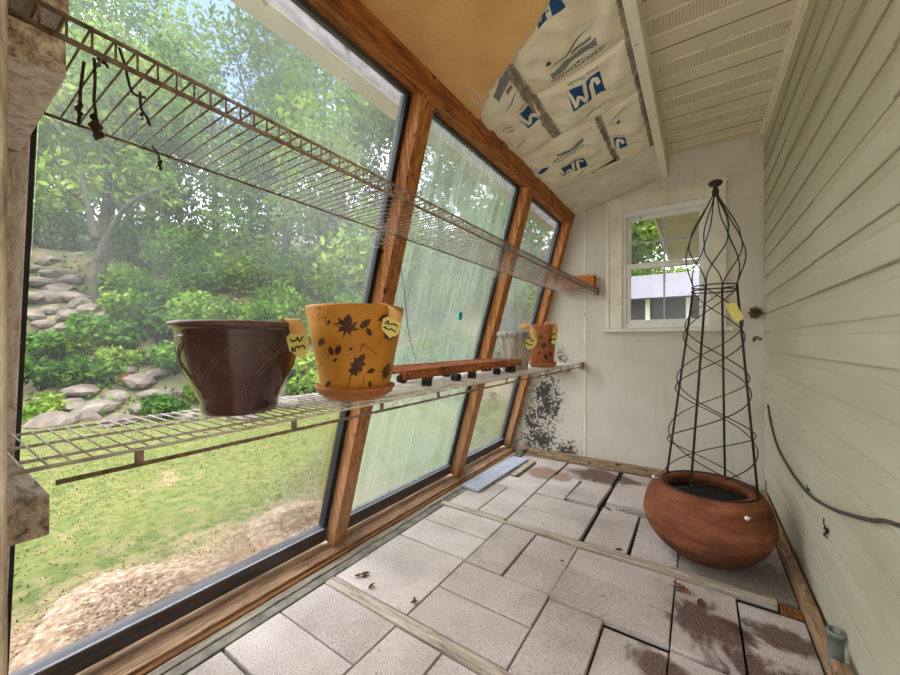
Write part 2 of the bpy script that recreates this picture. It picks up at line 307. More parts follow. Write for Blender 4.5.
def glass_mat(name, lo, hi, scale, drip=0.0, tint=(0.9, 0.94, 0.92), dust=0.0, low=1.0):
    """window glass with a film of dust, or fog and drip tracks between the panes"""
    m, nt, out = new_mat(name)
    P = coords(nt, (1, 1, 1), True)
    n1 = noise(nt, P, scale, 5, 0.6); n2 = noise(nt, P, 120, 3)
    f = ramp(nt, n1, [(0.3, lo), (0.7, hi)])
    if drip:
        st = noise(nt, coords(nt, (1.5, 26, 1.1), True), 1.6, 5, 0.6)
        st2 = noise(nt, coords(nt, (1.5, 70, 0.8), True), 1.0, 3, 0.5)
        sm = math_n(nt, 'ADD', math_n(nt, 'MULTIPLY', st, 0.5), math_n(nt, 'MULTIPLY', st2, 0.5))
        f = math_n(nt, 'ADD', f, math_n(nt, 'MULTIPLY', math_n(nt, 'SUBTRACT', sm, 0.47), drip), clamp=True)
    if dust:
        f = math_n(nt, 'ADD', f, math_n(nt, 'MULTIPLY', ramp(nt, n2, [(0.62, 0.0), (0.70, 1.0)]), dust), clamp=True)
    if low < 1:      # the dust film is thicker towards the top
        sp = node(nt, 'ShaderNodeSeparateXYZ'); nt.links.new(P, sp.inputs[0]); mr = node(nt, 'ShaderNodeMapRange')
        mr.inputs[1].default_value = .8; mr.inputs[2].default_value = 2.0; mr.inputs[3].default_value = low; mr.inputs[4].default_value = 1.9
        nt.links.new(sp.outputs[2], mr.inputs[0]); f = math_n(nt, 'MULTIPLY', f, mr.outputs[0])
    tr = node(nt, 'ShaderNodeBsdfTransparent'); tr.inputs[0].default_value = (0.97, 0.985, 0.975, 1)
    tl = node(nt, 'ShaderNodeBsdfTranslucent'); tl.inputs[0].default_value = (*tint, 1)
    df = node(nt, 'ShaderNodeBsdfDiffuse'); df.inputs[0].default_value = (*tint, 1)
    a = node(nt, 'ShaderNodeMixShader'); a.inputs[0].default_value = 0.4
    nt.links.new(tl.outputs[0], a.inputs[1]); nt.links.new(df.outputs[0], a.inputs[2])
    b = node(nt, 'ShaderNodeMixShader'); nt.links.new(f, b.inputs[0])
    nt.links.new(tr.outputs[0], b.inputs[1]); nt.links.new(a.outputs[0], b.inputs[2])
    gs = node(nt, 'ShaderNodeBsdfGlossy'); gs.inputs['Roughness'].default_value = 0.05
    fr = node(nt, 'ShaderNodeFresnel'); fr.inputs[0].default_value = 1.35
    fm = math_n(nt, 'MULTIPLY', fr.outputs[0], 0.5)
    c = node(nt, 'ShaderNodeMixShader'); nt.links.new(fm, c.inputs[0])
    nt.links.new(b.outputs[0], c.inputs[1]); nt.links.new(gs.outputs[0], c.inputs[2])
    nt.links.new(c.outputs[0], out.inputs[0]); return m
MAT['glass_near'] = glass_mat('dusty_glass', 0.01, 0.12, .9, 0.0, dust=0.08, low=.15)
MAT['glass_mid'] = glass_mat('fogged_glass', 0.15, 0.29, 1.2, 1.25, tint=(0.62, 0.73, 0.60), dust=0.06)
MAT['glass_far'] = glass_mat('lightly_dusty_glass', 0.02, 0.14, 1.6, 0.08, dust=0.05)
MAT['glass_small'] = glass_mat('small_window_glass', 0.01, 0.08, 3, 0.0, dust=0.03)

# ---------------------------------------------------------------- mesh helpers
class MB:
    def __init__(s): s.v = []; s.f = []; s.m = []; s.smooth = []
    def add(s, vs, fs, mi=0, sm=False):
        o = len(s.v); s.v += [tuple(p) for p in vs]
        for f in fs: s.f.append([i+o for i in f]); s.m.append(mi); s.smooth.append(sm)
        return s
    def box(s, x0, x1, y0, y1, z0, z1, mi=0):
        vs = [(x, y, z) for z in (z0, z1) for y in (y0, y1) for x in (x0, x1)]
        return s.add(vs, [(0, 2, 3, 1), (4, 5, 7, 6), (0, 1, 5, 4), (2, 6, 7, 3), (0, 4, 6, 2), (1, 3, 7, 5)], mi)
    def hexa(s, p, mi=0):     # 8 points in the order of box()
        return s.add(p, [(0, 2, 3, 1), (4, 5, 7, 6), (0, 1, 5, 4), (2, 6, 7, 3), (0, 4, 6, 2), (1, 3, 7, 5)], mi)
    def slab(s, s0, s1, d0, d1, y0, y1, mi=0):   # box in the tilted frame of the glass
        return s.hexa([gl(a, d, y) for a in (s0, s1) for y in (y0, y1) for d in (d0, d1)], mi)
    def prism(s, poly, vec, mi=0):    # poly of 3D points pushed along vec
        n = len(poly); vec = Vector(vec); a = [Vector(p) for p in poly]; b = [p+vec for p in a]
        fs = [tuple(range(n))[::-1], tuple(range(n, 2*n))] + [(i, (i+1) % n, n+(i+1) % n, n+i) for i in range(n)]
        return s.add(a+b, fs, mi)
    def tube(s, pts, r, n=6, mi=0, caps=True, taper=None):
        pts = [Vector(p) for p in pts]; N = len(pts); vs = []; fs = []
        up = None
        for i, p in enumerate(pts):
            t = (pts[min(i+1, N-1)]-pts[max(i-1, 0)])
            if t.length < 1e-9: t = Vector((0, 0, 1))
            t.normalize()
            if up is None:
                a = Vector((0, 0, 1)) if abs(t.z) < 0.9 else Vector((1, 0, 0)); up = (a - t*a.dot(t)).normalized()
            else:
                up = up - t*up.dot(t); up.normalize()
            w = t.cross(up); rr = r if taper is None else r + (taper-r)*i/max(1, N-1)
            for k in range(n):
                q = 2*PI*k/n; vs.append(p + (up*math.cos(q)+w*math.sin(q))*rr)
        for i in range(N-1):
            for k in range(n):
                fs.append((i*n+k, i*n+(k+1) % n, (i+1)*n+(k+1) % n, (i+1)*n+k))
        if caps: fs += [tuple(range(n))[::-1], tuple((N-1)*n+k for k in range(n))]
        return s.add(vs, fs, mi, True)
    def lathe(s, prof, c, n=48, mi=0, cap0=False, cap1=False, sy=1.0):
        cx, cy, cz = c; vs = []; fs = []
        for r, z in prof:
            for k in range(n):
                q = 2*PI*k/n; vs.append((cx+r*math.cos(q), cy+r*math.sin(q)*sy, cz+z))
        for i in range(len(prof)-1):
            for k in range(n): fs.append((i*n+k, i*n+(k+1) % n, (i+1)*n+(k+1) % n, (i+1)*n+k))
        if cap0: fs.append(tuple(range(n))[::-1])
        if cap1: fs.append(tuple((len(prof)-1)*n+k for k in range(n)))
        return s.add(vs, fs, mi, True)
    def ball(s, c, r, n=10, mi=0, sc=(1, 1, 1), jag=0.0):
        vs = []; fs = []; m = max(4, n//2+1)
        for i in range(m+1):
            th = PI*i/m
            for k in range(n):
                q = 2*PI*k/n; j = 1+random.uniform(-jag, jag)
                vs.append((c[0]+r*sc[0]*j*math.sin(th)*math.cos(q), c[1]+r*sc[1]*j*math.sin(th)*math.sin(q), c[2]-r*sc[2]*j*math.cos(th)))
        for i in range(m):
            for k in range(n): fs.append((i*n+k, i*n+(k+1) % n, (i+1)*n+(k+1) % n, (i+1)*n+k))
        return s.add(vs, fs, mi, True)
    def obj(s, name, mats, parent=None, bevel=0, keep=False):
        me = bpy.data.meshes.new(name)
        vs = np.array(s.v, float)
        if parent is not None: base = Vector((0, 0, 0)) if keep else Vector(parent['_w'])
        elif keep: base = Vector((0, 0, 0))
        else: base = Vector(((vs[:, 0].min()+vs[:, 0].max())/2, (vs[:, 1].min()+vs[:, 1].max())/2, vs[:, 2].min()))
        me.from_pydata([tuple(p) for p in vs-np.array(base)], [], s.f)
        for m in (mats if isinstance(mats, (list, tuple)) else [mats]): me.materials.append(MAT[m] if isinstance(m, str) else m)
        me.polygons.foreach_set('material_index', s.m); me.polygons.foreach_set('use_smooth', s.smooth)
        bm = bmesh.new(); bm.from_mesh(me); bmesh.ops.recalc_face_normals(bm, faces=bm.faces); bm.to_mesh(me); bm.free()
        me.update()
        o = bpy.data.objects.new(name, me); COL.objects.link(o)
        if parent is not None: o.parent = parent; o['_w'] = parent['_w']
        else: o.location = base; o['_w'] = tuple(base)
        if bevel:
            b = o.modifiers.new('bevel', 'BEVEL'); b.width = bevel; b.segments = 2; b.limit_method = 'ANGLE'
        return o
def tag(o, label, cat, group=None, kind=None):
    if label: o['label'] = label
    if cat: o['category'] = cat
    if group: o['group'] = group
    if kind: o['kind'] = kind
    return o
def thing(name, loc, label, cat, group=None, kind=None):
    o = bpy.data.objects.new(name, None); o.empty_display_size = 0.05; COL.objects.link(o); o.location = loc; o['_w'] = tuple(loc)
    return tag(o, label, cat, group, kind)
def struct(o, label=None, cat=None): o['kind'] = 'structure'; return tag(o, label, cat)
def bez(pts, n=8):      # smooth path through points
    pts = [Vector(p) for p in pts]; out = []
    for i in range(len(pts)-1):
        p0 = pts[max(i-1, 0)]; p1 = pts[i]; p2 = pts[i+1]; p3 = pts[min(i+2, len(pts)-1)]
        for k in range(n):
            t = k/n
            out.append(0.5*((2*p1)+(p2-p0)*t+(2*p0-5*p1+4*p2-p3)*t*t+(3*p1-p0-3*p2+p3)*t**3))
    return out+[pts[-1]]

# ================================================================ THE ROOM
# ---- floor: 16 x 8 inch concrete slabs laid dry
def build_floor():
    mb = MB(); tones = []
    def slab(x0, x1, y0, y1, dz=0.0, rot=0.0, tone=None):
        j = 0.0026; x0 += j; x1 -= j; y0 += j; y1 -= j
        n0 = len(mb.f); z1 = dz+random.uniform(-0.003, 0.002); tx, ty = random.uniform(-.004, .004), random.uniform(-.004, .004)
        cx, cy = (x0+x1)/2, (y0+y1)/2; pts = []
        b = 0.0028
        ring = []
        for (ins, z) in ((0, -0.05), (0, -b), (b*0.8, 0)):
            for (x, y) in ((x0+ins, y0+ins), (x1-ins, y0+ins), (x1-ins, y1-ins), (x0+ins, y1-ins)):
                dx, dy = x-cx, y-cy
                ring.append((cx+dx*math.cos(rot)-dy*math.sin(rot), cy+dx*math.sin(rot)+dy*math.cos(rot), z1+z+tx*dx+ty*dy))
        fs = [(0, 3, 2, 1), (8, 9, 10, 11)] + [(r*4+i, r*4+(i+1) % 4, r*4+4+(i+1) % 4, r*4+4+i) for r in (0, 1) for i in range(4)]
        mb.add(ring, fs); t = random.random() if tone is None else tone
        tones.extend([t]*len(fs))
    c = [-1.345, -0.925, -0.507, -0.082, 0.333]
    # nearest bay (y < 1.02), running back under the camera
    for y in (0.815, 0.61, 0.40): slab(c[0], c[1], y-0.0, y+(0.205 if y < .8 else 0.205))
    for r in range(5):
        y0 = 0.19-r*0.42
        slab(c[0], c[1], y0, y0+0.21); slab(c[0], c[1], y0-0.21, y0)
    for k, x in enumerate((c[1], c[1]+.21, c[2], c[2]+.21, c[3], c[3]+.21)):
        slab(x, x+0.209, 0.60, 1.015); 
    for y0 in (0.39, 0.18, -0.03, -0.24, -0.45, -0.66, -0.87, -1.08, -1.29, -1.5):
        for x in c[1:4]: slab(x, x+.417, y0, y0+0.208)
    # middle bay 1.07 - 1.925
    slab(c[0], c[1], 1.075, 1.50, tone=0.6); slab(c[0], c[1], 1.503, 1.715, tone=0.75); slab(c[0], c[1], 1.718, 1.925, tone=0.8)
    slab(c[1], c[2], 1.075, 1.28); slab(c[1], c[2], 1.283, 1.49)
    slab(c[1], c[1]+.195, 1.495, 1.925); slab(c[1]+.198, c[2], 1.495, 1.915, tone=.35)
    slab(c[2], c[3], 1.70, 1.91, 0.002, tone=.45); slab(c[2], c[3], 1.475, 1.70, 0.008)
    slab(c[2], c[2]+.212, 1.07, 1.472, tone=.3); slab(c[2]+.214, c[3], 1.05, 1.455, -0.012, tone=.5)
    slab(c[3], c[3]+.21, 1.465, 1.905, 0.0); slab(c[3]+.212, c[4], 1.465, 1.88, 0.0)
    slab(c[3], c[4], 1.255, 1.46, -0.006); slab(c[3], c[4], 1.05, 1.252, -0.006)
    # far bay 1.985 - 3.22
    slab(c[0]-.02, c[0]+.205, 1.99, 2.42, -0.004, tone=.5); slab(c[0]+.21, c[1]-.015, 1.99, 2.425, tone=.7)
    slab(c[0]+.0, c[1]-.02, 2.43, 2.645, -0.002, tone=.85)
    slab(-1.155, -0.945, 2.65, 3.06, -0.004, tone=.3); slab(-1.345, -1.165, 2.65, 3.06, -0.012, tone=.4)
    slab(c[1]-.01, c[2]-.012, 1.985, 2.20, tone=.6); slab(c[1]-.01, c[2]-.012, 2.203, 2.43, tone=.6)
    slab(c[1]-.01, -0.735, 2.44, 2.85, tone=.9); slab(-0.725, c[2]-.015, 2.47, 2.86, 0.003, -0.05, tone=.5)
    slab(c[0], c[1]-.02, 3.065, 3.235, -0.012, tone=.2); slab(c[1]-.01, c[2]-.02, 2.87, 3.235, -0.014, tone=.2)
    slab(c[2]+.007, c[2]+.215, 1.99, 2.47, tone=.75); slab(c[2]+.226, c[3], 1.985, 2.45, 0.0, 0.015, tone=.55)
    slab(c[2]+.007, c[3], 2.475, 2.56, -0.012, tone=.1); slab(c[2]+.007, c[3], 2.565, 3.0, 0.0, tone=.8); slab(c[2]+.007, c[3], 3.0, 3.235, -0.01, tone=.2)
    slab(c[3], c[4], 1.99, 2.2, -0.004, tone=.3); slab(c[3], c[4], 2.203, 2.41, -0.004, tone=.3); slab(c[3], c[4], 2.41, 2.82, tone=.4); slab(c[3], c[4], 2.82, 3.235, tone=.4)
    o = mb.obj('floor', 'paver', keep=True)
    me = o.data; at = me.attributes.new('tone', 'FLOAT', 'FACE')
    # one tone per slab, keyed on the face order (from_pydata keeps it)
    if len(me.polygons) == len(tones): at.data.foreach_set('value', tones)
    return struct(o)
build_floor()
struct(MB().box(-1.345, XR, -1.7, D, -0.119, -0.022).obj('floor_bed', 'soil', keep=True))

# ---- sills, foundation strip
struct(MB().box(-1.62, -1.46, -0.05, D, G-0.05, 0.022).obj('trim_1', 'sill', keep=True, bevel=0.004))
struct(MB().box(-1.459, -1.436, -0.05, 3.22, -0.1, 0.010).obj('trim_2', 'sillwet', keep=True, bevel=0.003))
struct(MB().box(-1.435, -1.398, -0.05, 3.22, -0.1, 0.004).obj('trim_9', 'oldsill', keep=True, bevel=0.003))
struct(MB().box(-1.397, -1.352, -1.0, 3.22, -0.1, -0.001).obj('trim_3', 'concrete_strip', keep=True, bevel=0.003))

# ---- posts of the glass wall
def post(y0, y1, mat, label):
    o = MB().slab(0.03, 2.20, -0.075, 0.0, y0, y1).obj('timber_post', mat, bevel=0.004)
    return struct(o, label, 'post')
post(0.035, 0.140, 'palepaint', 'pale weathered post at the near end of the glass wall')
post(1.185, 1.265, 'post', 'orange-brown timber post just behind the yellow leaf pot')
post(2.310, 2.400, 'post', 'orange-brown timber post between the fogged pane and the far pane')
post(3.215, 3.299, 'post', 'orange-brown timber post against the white far wall')
struct(MB().slab(2.145, 2.245, -0.092, 0.004, -0.05, D).obj('timber_beam', 'header', keep=True, bevel=0.004), 'brown timber beam along the top of the sloping glass wall', 'beam')

# ---- the three sloping glazed units
def unit(i, y0, y1, glassmat):
    w = thing('window_%d' % i, gl(0.02, -0.08, (y0+y1)/2), None, None, kind='structure')
    fr = MB(); fr.slab(0.024, 0.105, -0.105, -0.062, y0, y1)
    fr.slab(2.128, 2.15, -0.092, -0.066, y0, y1)
    fr.obj('frame', 'blackframe', w, bevel=0.003)
    st = MB(); st.slab(0.105, 2.128, -0.105, -0.064, y0, y0+0.016); st.slab(0.105, 2.128, -0.105, -0.064, y1-0.026, y1)
    st.obj('side_seal', 'blackseal', w, bevel=0.002)
    li = MB(); li.slab(0.102, 0.1075, -0.0655, -0.0605, y0+0.022, y1-0.026); li.obj('glazing_bead', 'plank', w)
    MB().slab(0.10, 2.14, -0.088, -0.082, y0+0.02, y1-0.02).obj('pane', glassmat, w)
unit(1, 0.140, 1.187, 'glass_near'); unit(2, 1.263, 2.312, 'glass_mid'); unit(3, 2.398, 3.217, 'glass_far')

# ---- far wall with its window opening
OX0, OX1, OZ0, OZ1 = -0.52, 0.07, 1.165, 2.105
def roofz(x): return 2.158+(x+0.899)*0.236
def build_far():
    mb = MB(); y = D; t = (0, 0.10, 0)
    xl = lambda z: -1.507+0.2815*z-0.10
    P = lambda *l: [(x, y, z) for x, z in l]
    mb.prism(P((xl(-.1), -.1), (OX0, -.1), (OX0, roofz(OX0)+.03), (xl(2.1), roofz(xl(2.1))+0.03)), t)
    mb.prism(P((OX0, -.1), (OX1, -.1), (OX1, OZ0), (OX0, OZ0)), t)
    mb.prism(P((OX0, OZ1), (OX1, OZ1), (OX1, 2.52), (-0.215, 2.52), (-0.23, roofz(-.23)), (OX0, roofz(OX0))), t)
    mb.prism(P((OX1, -.1), (XR+0.1, -.1), (XR+0.1, 2.52), (OX1, 2.52)), t)
    return struct(mb.obj('wall_far', 'farwall', keep=True))
build_far()
mb = MB()
for x in (-0.815,): mb.box(x-0.009, x+0.009, D-0.004, D+0.002, 0.03, 2.17)
struct(mb.obj('trim_4', 'casing', keep=True, bevel=0.002))       # batten over the panel joint
w = thing('window_4', (-0.225, D, OZ0), None, None, kind='structure')
cs = MB(); y0, y1 = D-0.022, D+0.002
cs.box(-0.632, OX0+.004, y0, y1, 1.150, 2.205); cs.box(OX1-.004, 0.165, y0, y1, 1.150, 2.205); cs.box(OX0+.004, OX1-.004, y0, y1, OZ1-.004, 2.205)
cs.box(-0.640, -0.612, y0-.006, y1, 1.150, 2.212); cs.box(-0.640, 0.172, y0-.006, y1, 2.188, 2.214)
cs.obj('casing', 'casing', w, bevel=0.003)
MB().box(-0.660, 0.205, D-0.034, D+0.04, 1.122, 1.150).obj('sill', 'casing', w, bevel=0.004)
fr = MB()
for (a, b, c_, d_) in ((OX0, OX0+.034, OZ0-.01, OZ1), (OX1-.034, OX1, OZ0-.01, OZ1), (OX0+.034, OX1-.034, OZ0-.010, OZ0+.022), (OX0+.034, OX1-.034, OZ1-.05, OZ1)):
    fr.box(a, b, D-0.005, D+0.085, c_, d_)
fr.obj('frame', 'whitevinyl', w, bevel=0.003)
def sash(y, z0, z1, hbar):
    s = MB(); t = 0.030; a, b = OX0+.034, OX1-.034
    s.box(a, a+t, y, y+.028, z0, z1); s.box(b-t, b, y, y+.028, z0, z1); s.box(a+t, b-t, y, y+.028, z0, z0+t+.006); s.box(a+t, b-t, y, y+.028, z1-t-.004, z1)
    o = s.obj('sash', 'whitevinyl', w, bevel=0.003)
    m = MB(); m.box(-0.226, -0.214, y+.006, y+.018, z0+t, z1-t)
    if hbar: m.box(a+t, b-t, y+.007, y+.017, (z0+z1)/2-.006, (z0+z1)/2+.006)
    m.obj('muntin', 'plank', o)
    MB().box(a+t-.004, b-t+.004, y+.010, y+.014, z0+t, z1-t).obj('pane', 'glass_small', o)
sash(D+0.040, 1.63, 2.062, True); sash(D+0.008, OZ0+.018, 1.665, False)
MB().box(-0.50, -0.10, D+0.0, D+0.008, 1.655, 1.672).obj('sash_lock_rail', 'casing', w)

# ---- right wall: dutch-lap vinyl siding
def build_siding():
    mb = MB(); P = 0.1235; z0 = 1.1079-P*8-0.02*0
    prof = [(0.0120, 0.0), (0.0120, 0.003), (0.0115, 0.55*P), (0.0112, 0.68*P), (0.0085, 0.75*P), (0.0060, 0.88*P), (0.0045, P+0.004)]
    seams = {11: 1.995, 10: 1.995, 9: 1.995, 13: 1.262, 12: 1.262, 5: 1.40, 4: 1.395, 7: 3.02, 15: 2.55, 1: 2.3}
    z = z0; k = 0
    while z < 2.50:
        segs = [(-2.2, D-.007, 0.0)] if k not in seams else [(-2.2, seams[k], 0.005), (seams[k]-.02, D-.007, 0.0)]
        for (ya, yb, off) in segs:
            vs = []; fs = []
            pr = [(XR-p[0]-off-0.001, min(z+p[1], 2.49)) for p in prof]
            pr = [(XR-off-0.0005, z+0.0005)] + pr
            for (x, zz) in pr: vs += [(x, ya, zz), (x, yb, zz)]
            for i in range(len(pr)-1): fs.append((2*i, 2*i+1, 2*i+3, 2*i+2))
            if off: fs.append(tuple([2*i+1 for i in range(len(pr))]))
            mb.add(vs, fs)
        z += P; k += 1
    mb.box(XR-0.0005, XR+0.12, -2.2, D+0.1, -0.1, 2.55)
    return struct(mb.obj('wall_right', 'siding', keep=True))
build_siding()
struct(MB().box(XR-0.020, XR, -2.2, D, 2.445, 2.482).box(XR-0.040, XR-.018, -2.2, D, 2.468, 2.482).obj('trim_5', 'fascia', keep=True, bevel=0.002))
struct(MB().box(XR-0.0035, XR, D-0.012, D, 0.02, 2.47).obj('corner_gap_shade', 'soil', keep=True))  # dark strip painted in for the shaded gap where siding meets far wall

# ---- ceiling: vinyl soffit under the house eave, fascia board, sloping deck; all lengthened behind the view to cut sky light
def build_soffit():
    mb = MB(); z = 2.481; x0, x1 = -0.2, XR; per = 0.34; y = 3.10-per*16
    mb.box(x0-.02, XR+.1, -2.2, D+.1, z+0.022, z+0.06)
    for p in range(18):
        ys = y+p*per
        # profile across one panel: groove, flat, V, vented band, V, flat
        pr = [(0.0, 0.020), (0.005, 0.020), (0.0055, 0.0), (0.105, 0.0), (0.113, 0.006), (0.121, 0.0), (0.225, 0.0), (0.233, 0.006), (0.241, 0.0), (0.3385, 0.0), (0.339, 0.02)]
        pr = [(min(ys+a, D), z+b) for a, b in pr if ys+a > -2.2]
        if len(pr) < 2: continue
        vs = []; fs = []
        for (yy, zz) in pr: vs += [(x0, yy, zz), (x1, yy, zz)]
        for i in range(len(pr)-1): fs.append((2*i, 2*i+1, 2*i+3, 2*i+2))
        mb.add(vs, fs)
        mb.box(x0, x1, ys-.003, ys+.0035, z-.0006, z+.001, 2)  # dark strip painted in for the shadow gap at each panel joint
        if ys > 0.9:
            for xi in np.arange(x0+0.03, x1-0.03, 0.0125):
                for q in (0.126, 0.146, 0.166, 0.186, 0.206):
                    if ys+q+0.02 < D: mb.box(xi, xi+0.0045, ys+q, ys+q+0.014, z-0.0008, z+0.001, 1)
    return struct(mb.obj('ceiling', ['soffit', 'ventdark', 'seamshade'], keep=True))
build_soffit()
struct(MB().box(-0.232, -0.198, -2.2, D-.001, 2.317, 2.485).box(-0.236, -0.190, -2.2, D-.001, 2.312, 2.326).obj('trim_7', 'fascia', keep=True, bevel=0.003))
# deck above the insulation, open to nothing above
mb = MB(); a, b = -1.02, -0.232
mb.prism([(a, -2.2, roofz(a)+.10), (b, -2.2, roofz(b)+.10), (b, -2.2, roofz(b)+.14), (a, -2.2, roofz(a)+.14)], (0, D+2.3, 0))
mb.prism([(a, -2.2, roofz(a)-.01), (a+.03, -2.2, roofz(a)-.01), (a+.03, -2.2, roofz(a)+.12), (a, -2.2, roofz(a)+.12)], (0, D+2.3, 0))
struct(mb.obj('roof_deck', 'roofdeck', keep=True))
mb = MB()
for yy in (1.0,): 
    mb.prism([(-.93, yy-.02, roofz(-.93)+.02), (-.24, yy-.02, roofz(-.24)+.02), (-.24, yy-.02, roofz(-.24)+.10), (-.93, yy-.02, roofz(-.93)+.10)], (0, .04, 0))
struct(mb.obj('roof_rafter', 'roofdeck', keep=True))
struct(MB().prism([(-0.93, 2.665, roofz(-.93)-.002), (-.234, 2.725, roofz(-.234)-.002), (-.234, D-.001, roofz(-.234)-.002), (-0.93, D-.001, roofz(-.93)-.002)], (0, 0, .012)).obj('ceiling_panel', 'casing', keep=True))

# ---- tan fibreboard with its torn edge
def build_board():
    edge = [(-.925, 1.625), (-.905, 1.595), (-.87, 1.55), (-.79, 1.47), (-.72, 1.43), (-.64, 1.40), (-.57, 1.36), (-.53, 1.34), (-.45, 1.28), (-.36, 1.18), (-.24, 1.05)]
    fine = []
    for i in range(len(edge)-1):
        for k in range(6):
            t = k/6; p = [edge[i][q]+(edge[i+1][q]-edge[i][q])*t for q in (0, 1)]
            if k: p = [p[0]+random.uniform(-.006, .006), p[1]+random.uniform(-.008, .008)]
            fine.append(p)
    fine.append(edge[-1])
    poly = [(-.925, -2.2)]+fine+[(-.24, -2.2)]
    t = thing('fibreboard_panel', (-.55, .2, roofz(-.55)), 'tan fibreboard ceiling panel with a torn ragged edge', 'ceiling panel')
    mb = MB(); n = len(fine)
    # strips from the near end to the torn edge
    top = [(x, y, roofz(x)-.004) for x, y in fine]; bot = [(x, y, roofz(x)-.016) for x, y in fine]
    near_t = [(x, -2.2, roofz(x)-.004) for x, y in fine]; near_b = [(x, -2.2, roofz(x)-.016) for x, y in fine]
    fs = []
    for i in range(n-1):
        fs += [(n*2+n+i, n*2+n+i+1, n+i+1, n+i), (n*2+i, i, i+1, n*2+i+1), (i, n+i, n+i+1, i+1)]
    mb.add(top+bot+near_t+near_b, fs); mb.obj('board', 'tan', t)
    # pale torn facing left along the tear and two peeled scars
    e = MB()
    for i in range(0, n-1):
        wd = 0.010+0.012*random.random(); p, q = fine[i], fine[i+1]
        z = lambda x: roofz(x)-.0135
        e.add([(p[0], p[1], z(p[0])), (q[0], q[1], z(q[0])), (q[0]+.004, q[1]+wd, z(q[0])+.004), (p[0]+.004, p[1]+wd*random.uniform(.6, 1), z(p[0])+.004)], [(0, 1, 2, 3)])
    for (pts) in ([(463, 80), (472, 88), (482, 95), (480, 98), (470, 90)], [(468, 93), (476, 101), (484, 106), (482, 108), (474, 103)]):
        q = []
        for u, v in pts:
            r = ray(u, v); k = .236; tt = (2.158+.899*k-.0165-H)/(r.z-k*r.x); q.append(Vector((0, 0, H))+r*tt)
        e.add(q, [tuple(range(len(q)))])
    e.obj('torn_facing', 'tornedge', t)
build_board()

# ---- insulation batts with printed facing
TEAR = [(-.925, 1.625), (-.905, 1.595), (-.87, 1.55), (-.79, 1.47), (-.72, 1.43), (-.64, 1.40), (-.57, 1.36), (-.53, 1.34), (-.45, 1.28), (-.36, 1.18), (-.24, 1.05)]
def tear(x): return float(np.interp(x, [p[0] for p in TEAR], [p[1] for p in TEAR]))
def batt(name, x0, x1, y0, y1, bulge, label, seed, flL=True, flR=True):
    rr = random.Random(seed); ph = [rr.uniform(0, 6.28) for _ in range(6)]
    def surf(x, y, e=0.0):
        u = min(1, max(0, (x-x0)/(x1-x0))); v = min(1, max(0, (y-y0)/(y1-y0)))
        b = bulge*(max(0, math.sin(PI*u))**.45)*(max(0, math.sin(PI*v))**.22)
        wv = 0.0050*math.sin(34*x+20*y+ph[0])+0.0045*math.sin(-27*x+46*y+ph[1])+0.003*math.sin(75*x-33*y+ph[2]+3*math.sin(21*y))
        wv *= min(1, 8*min(u, 1-u, v, 1-v))
        z = roofz(x)+0.030-b+wv
        if y < tear(x)+.02: z = max(z, roofz(x)+.004+wv*.2)
        return (x, y, z-e)
    t = thing(name, ((x0+x1)/2, (y0+y1)/2, roofz((x0+x1)/2)-.02), label, 'insulation', 'insulation batts in the sloping ceiling')
    mb = MB(); NX, NY = 34, 34; vs = []; fs = []
    for j in range(NY+1):
        for i in range(NX+1): vs.append(surf(x0+(x1-x0)*i/NX, y0+(y1-y0)*j/NY))
    for j in range(NY):
        for i in range(NX): fs.append((j*(NX+1)+i, j*(NX+1)+i+1, (j+1)*(NX+1)+i+1, (j+1)*(NX+1)+i))
    mb.add(vs, fs, 0, True)
    rim = [j*(NX+1) for j in range(NY+1)]+[NY*(NX+1)+i for i in range(1, NX+1)]+[j*(NX+1)+NX for j in range(NY-1, -1, -1)]+[i for i in range(NX-1, 0, -1)]
    low = [vs[i] for i in rim]; n = len(low)
    mb.add(low+[(x, y, roofz(x)+.095) for x, y, z in low], [(i, (i+1) % n, n+(i+1) % n, n+i) for i in range(n)]+[tuple(range(n, 2*n))], 1)
    mb.obj('facing', ['paper', 'fiber'], t)
    def strip(xa, xb):
        f = MB()
        vs = []; fs = []; N = 30
        for j in range(N+1):
            y = y0+(y1-y0)*j/N
            for q in range(4):
                x = xa+(xb-xa)*q/3+rr.uniform(-.003, .003); s_ = surf(min(max(x, x0), x1), y, 0.0025+rr.uniform(0, .002)); vs.append((x, y, s_[2]))
        for j in range(N):
            for q in range(3): fs.append((j*4+q, j*4+q+1, (j+1)*4+q+1, (j+1)*4+q))
        f.add(vs, fs); f.obj('stapling_flange', 'flange', t)
    if flL: strip(x0-.004, x0+.020)
    if flR: strip(x1-.020, x1+.004)
    def grid(o, pts, e, mi=0, n=10):     # quad of 4 (x,y) corners laid on the facing
        a, b, c, d = [Vector((*p, 0)) for p in pts]; vs = []; fs = []
        for j in range(n+1):
            for i in range(n+1):
                p = (a*(1-i/n)+b*(i/n))*(1-j/n)+(d*(1-i/n)+c*(i/n))*(j/n)
                x = min(max(p.x, x0), x1); vs.append(surf(x, p.y, e))
        for j in range(n):
            for i in range(n): fs.append((j*(n+1)+i, j*(n+1)+i+1, (j+1)*(n+1)+i+1, (j+1)*(n+1)+i))
        o.add(vs, fs, mi, True)
    return t, surf, grid
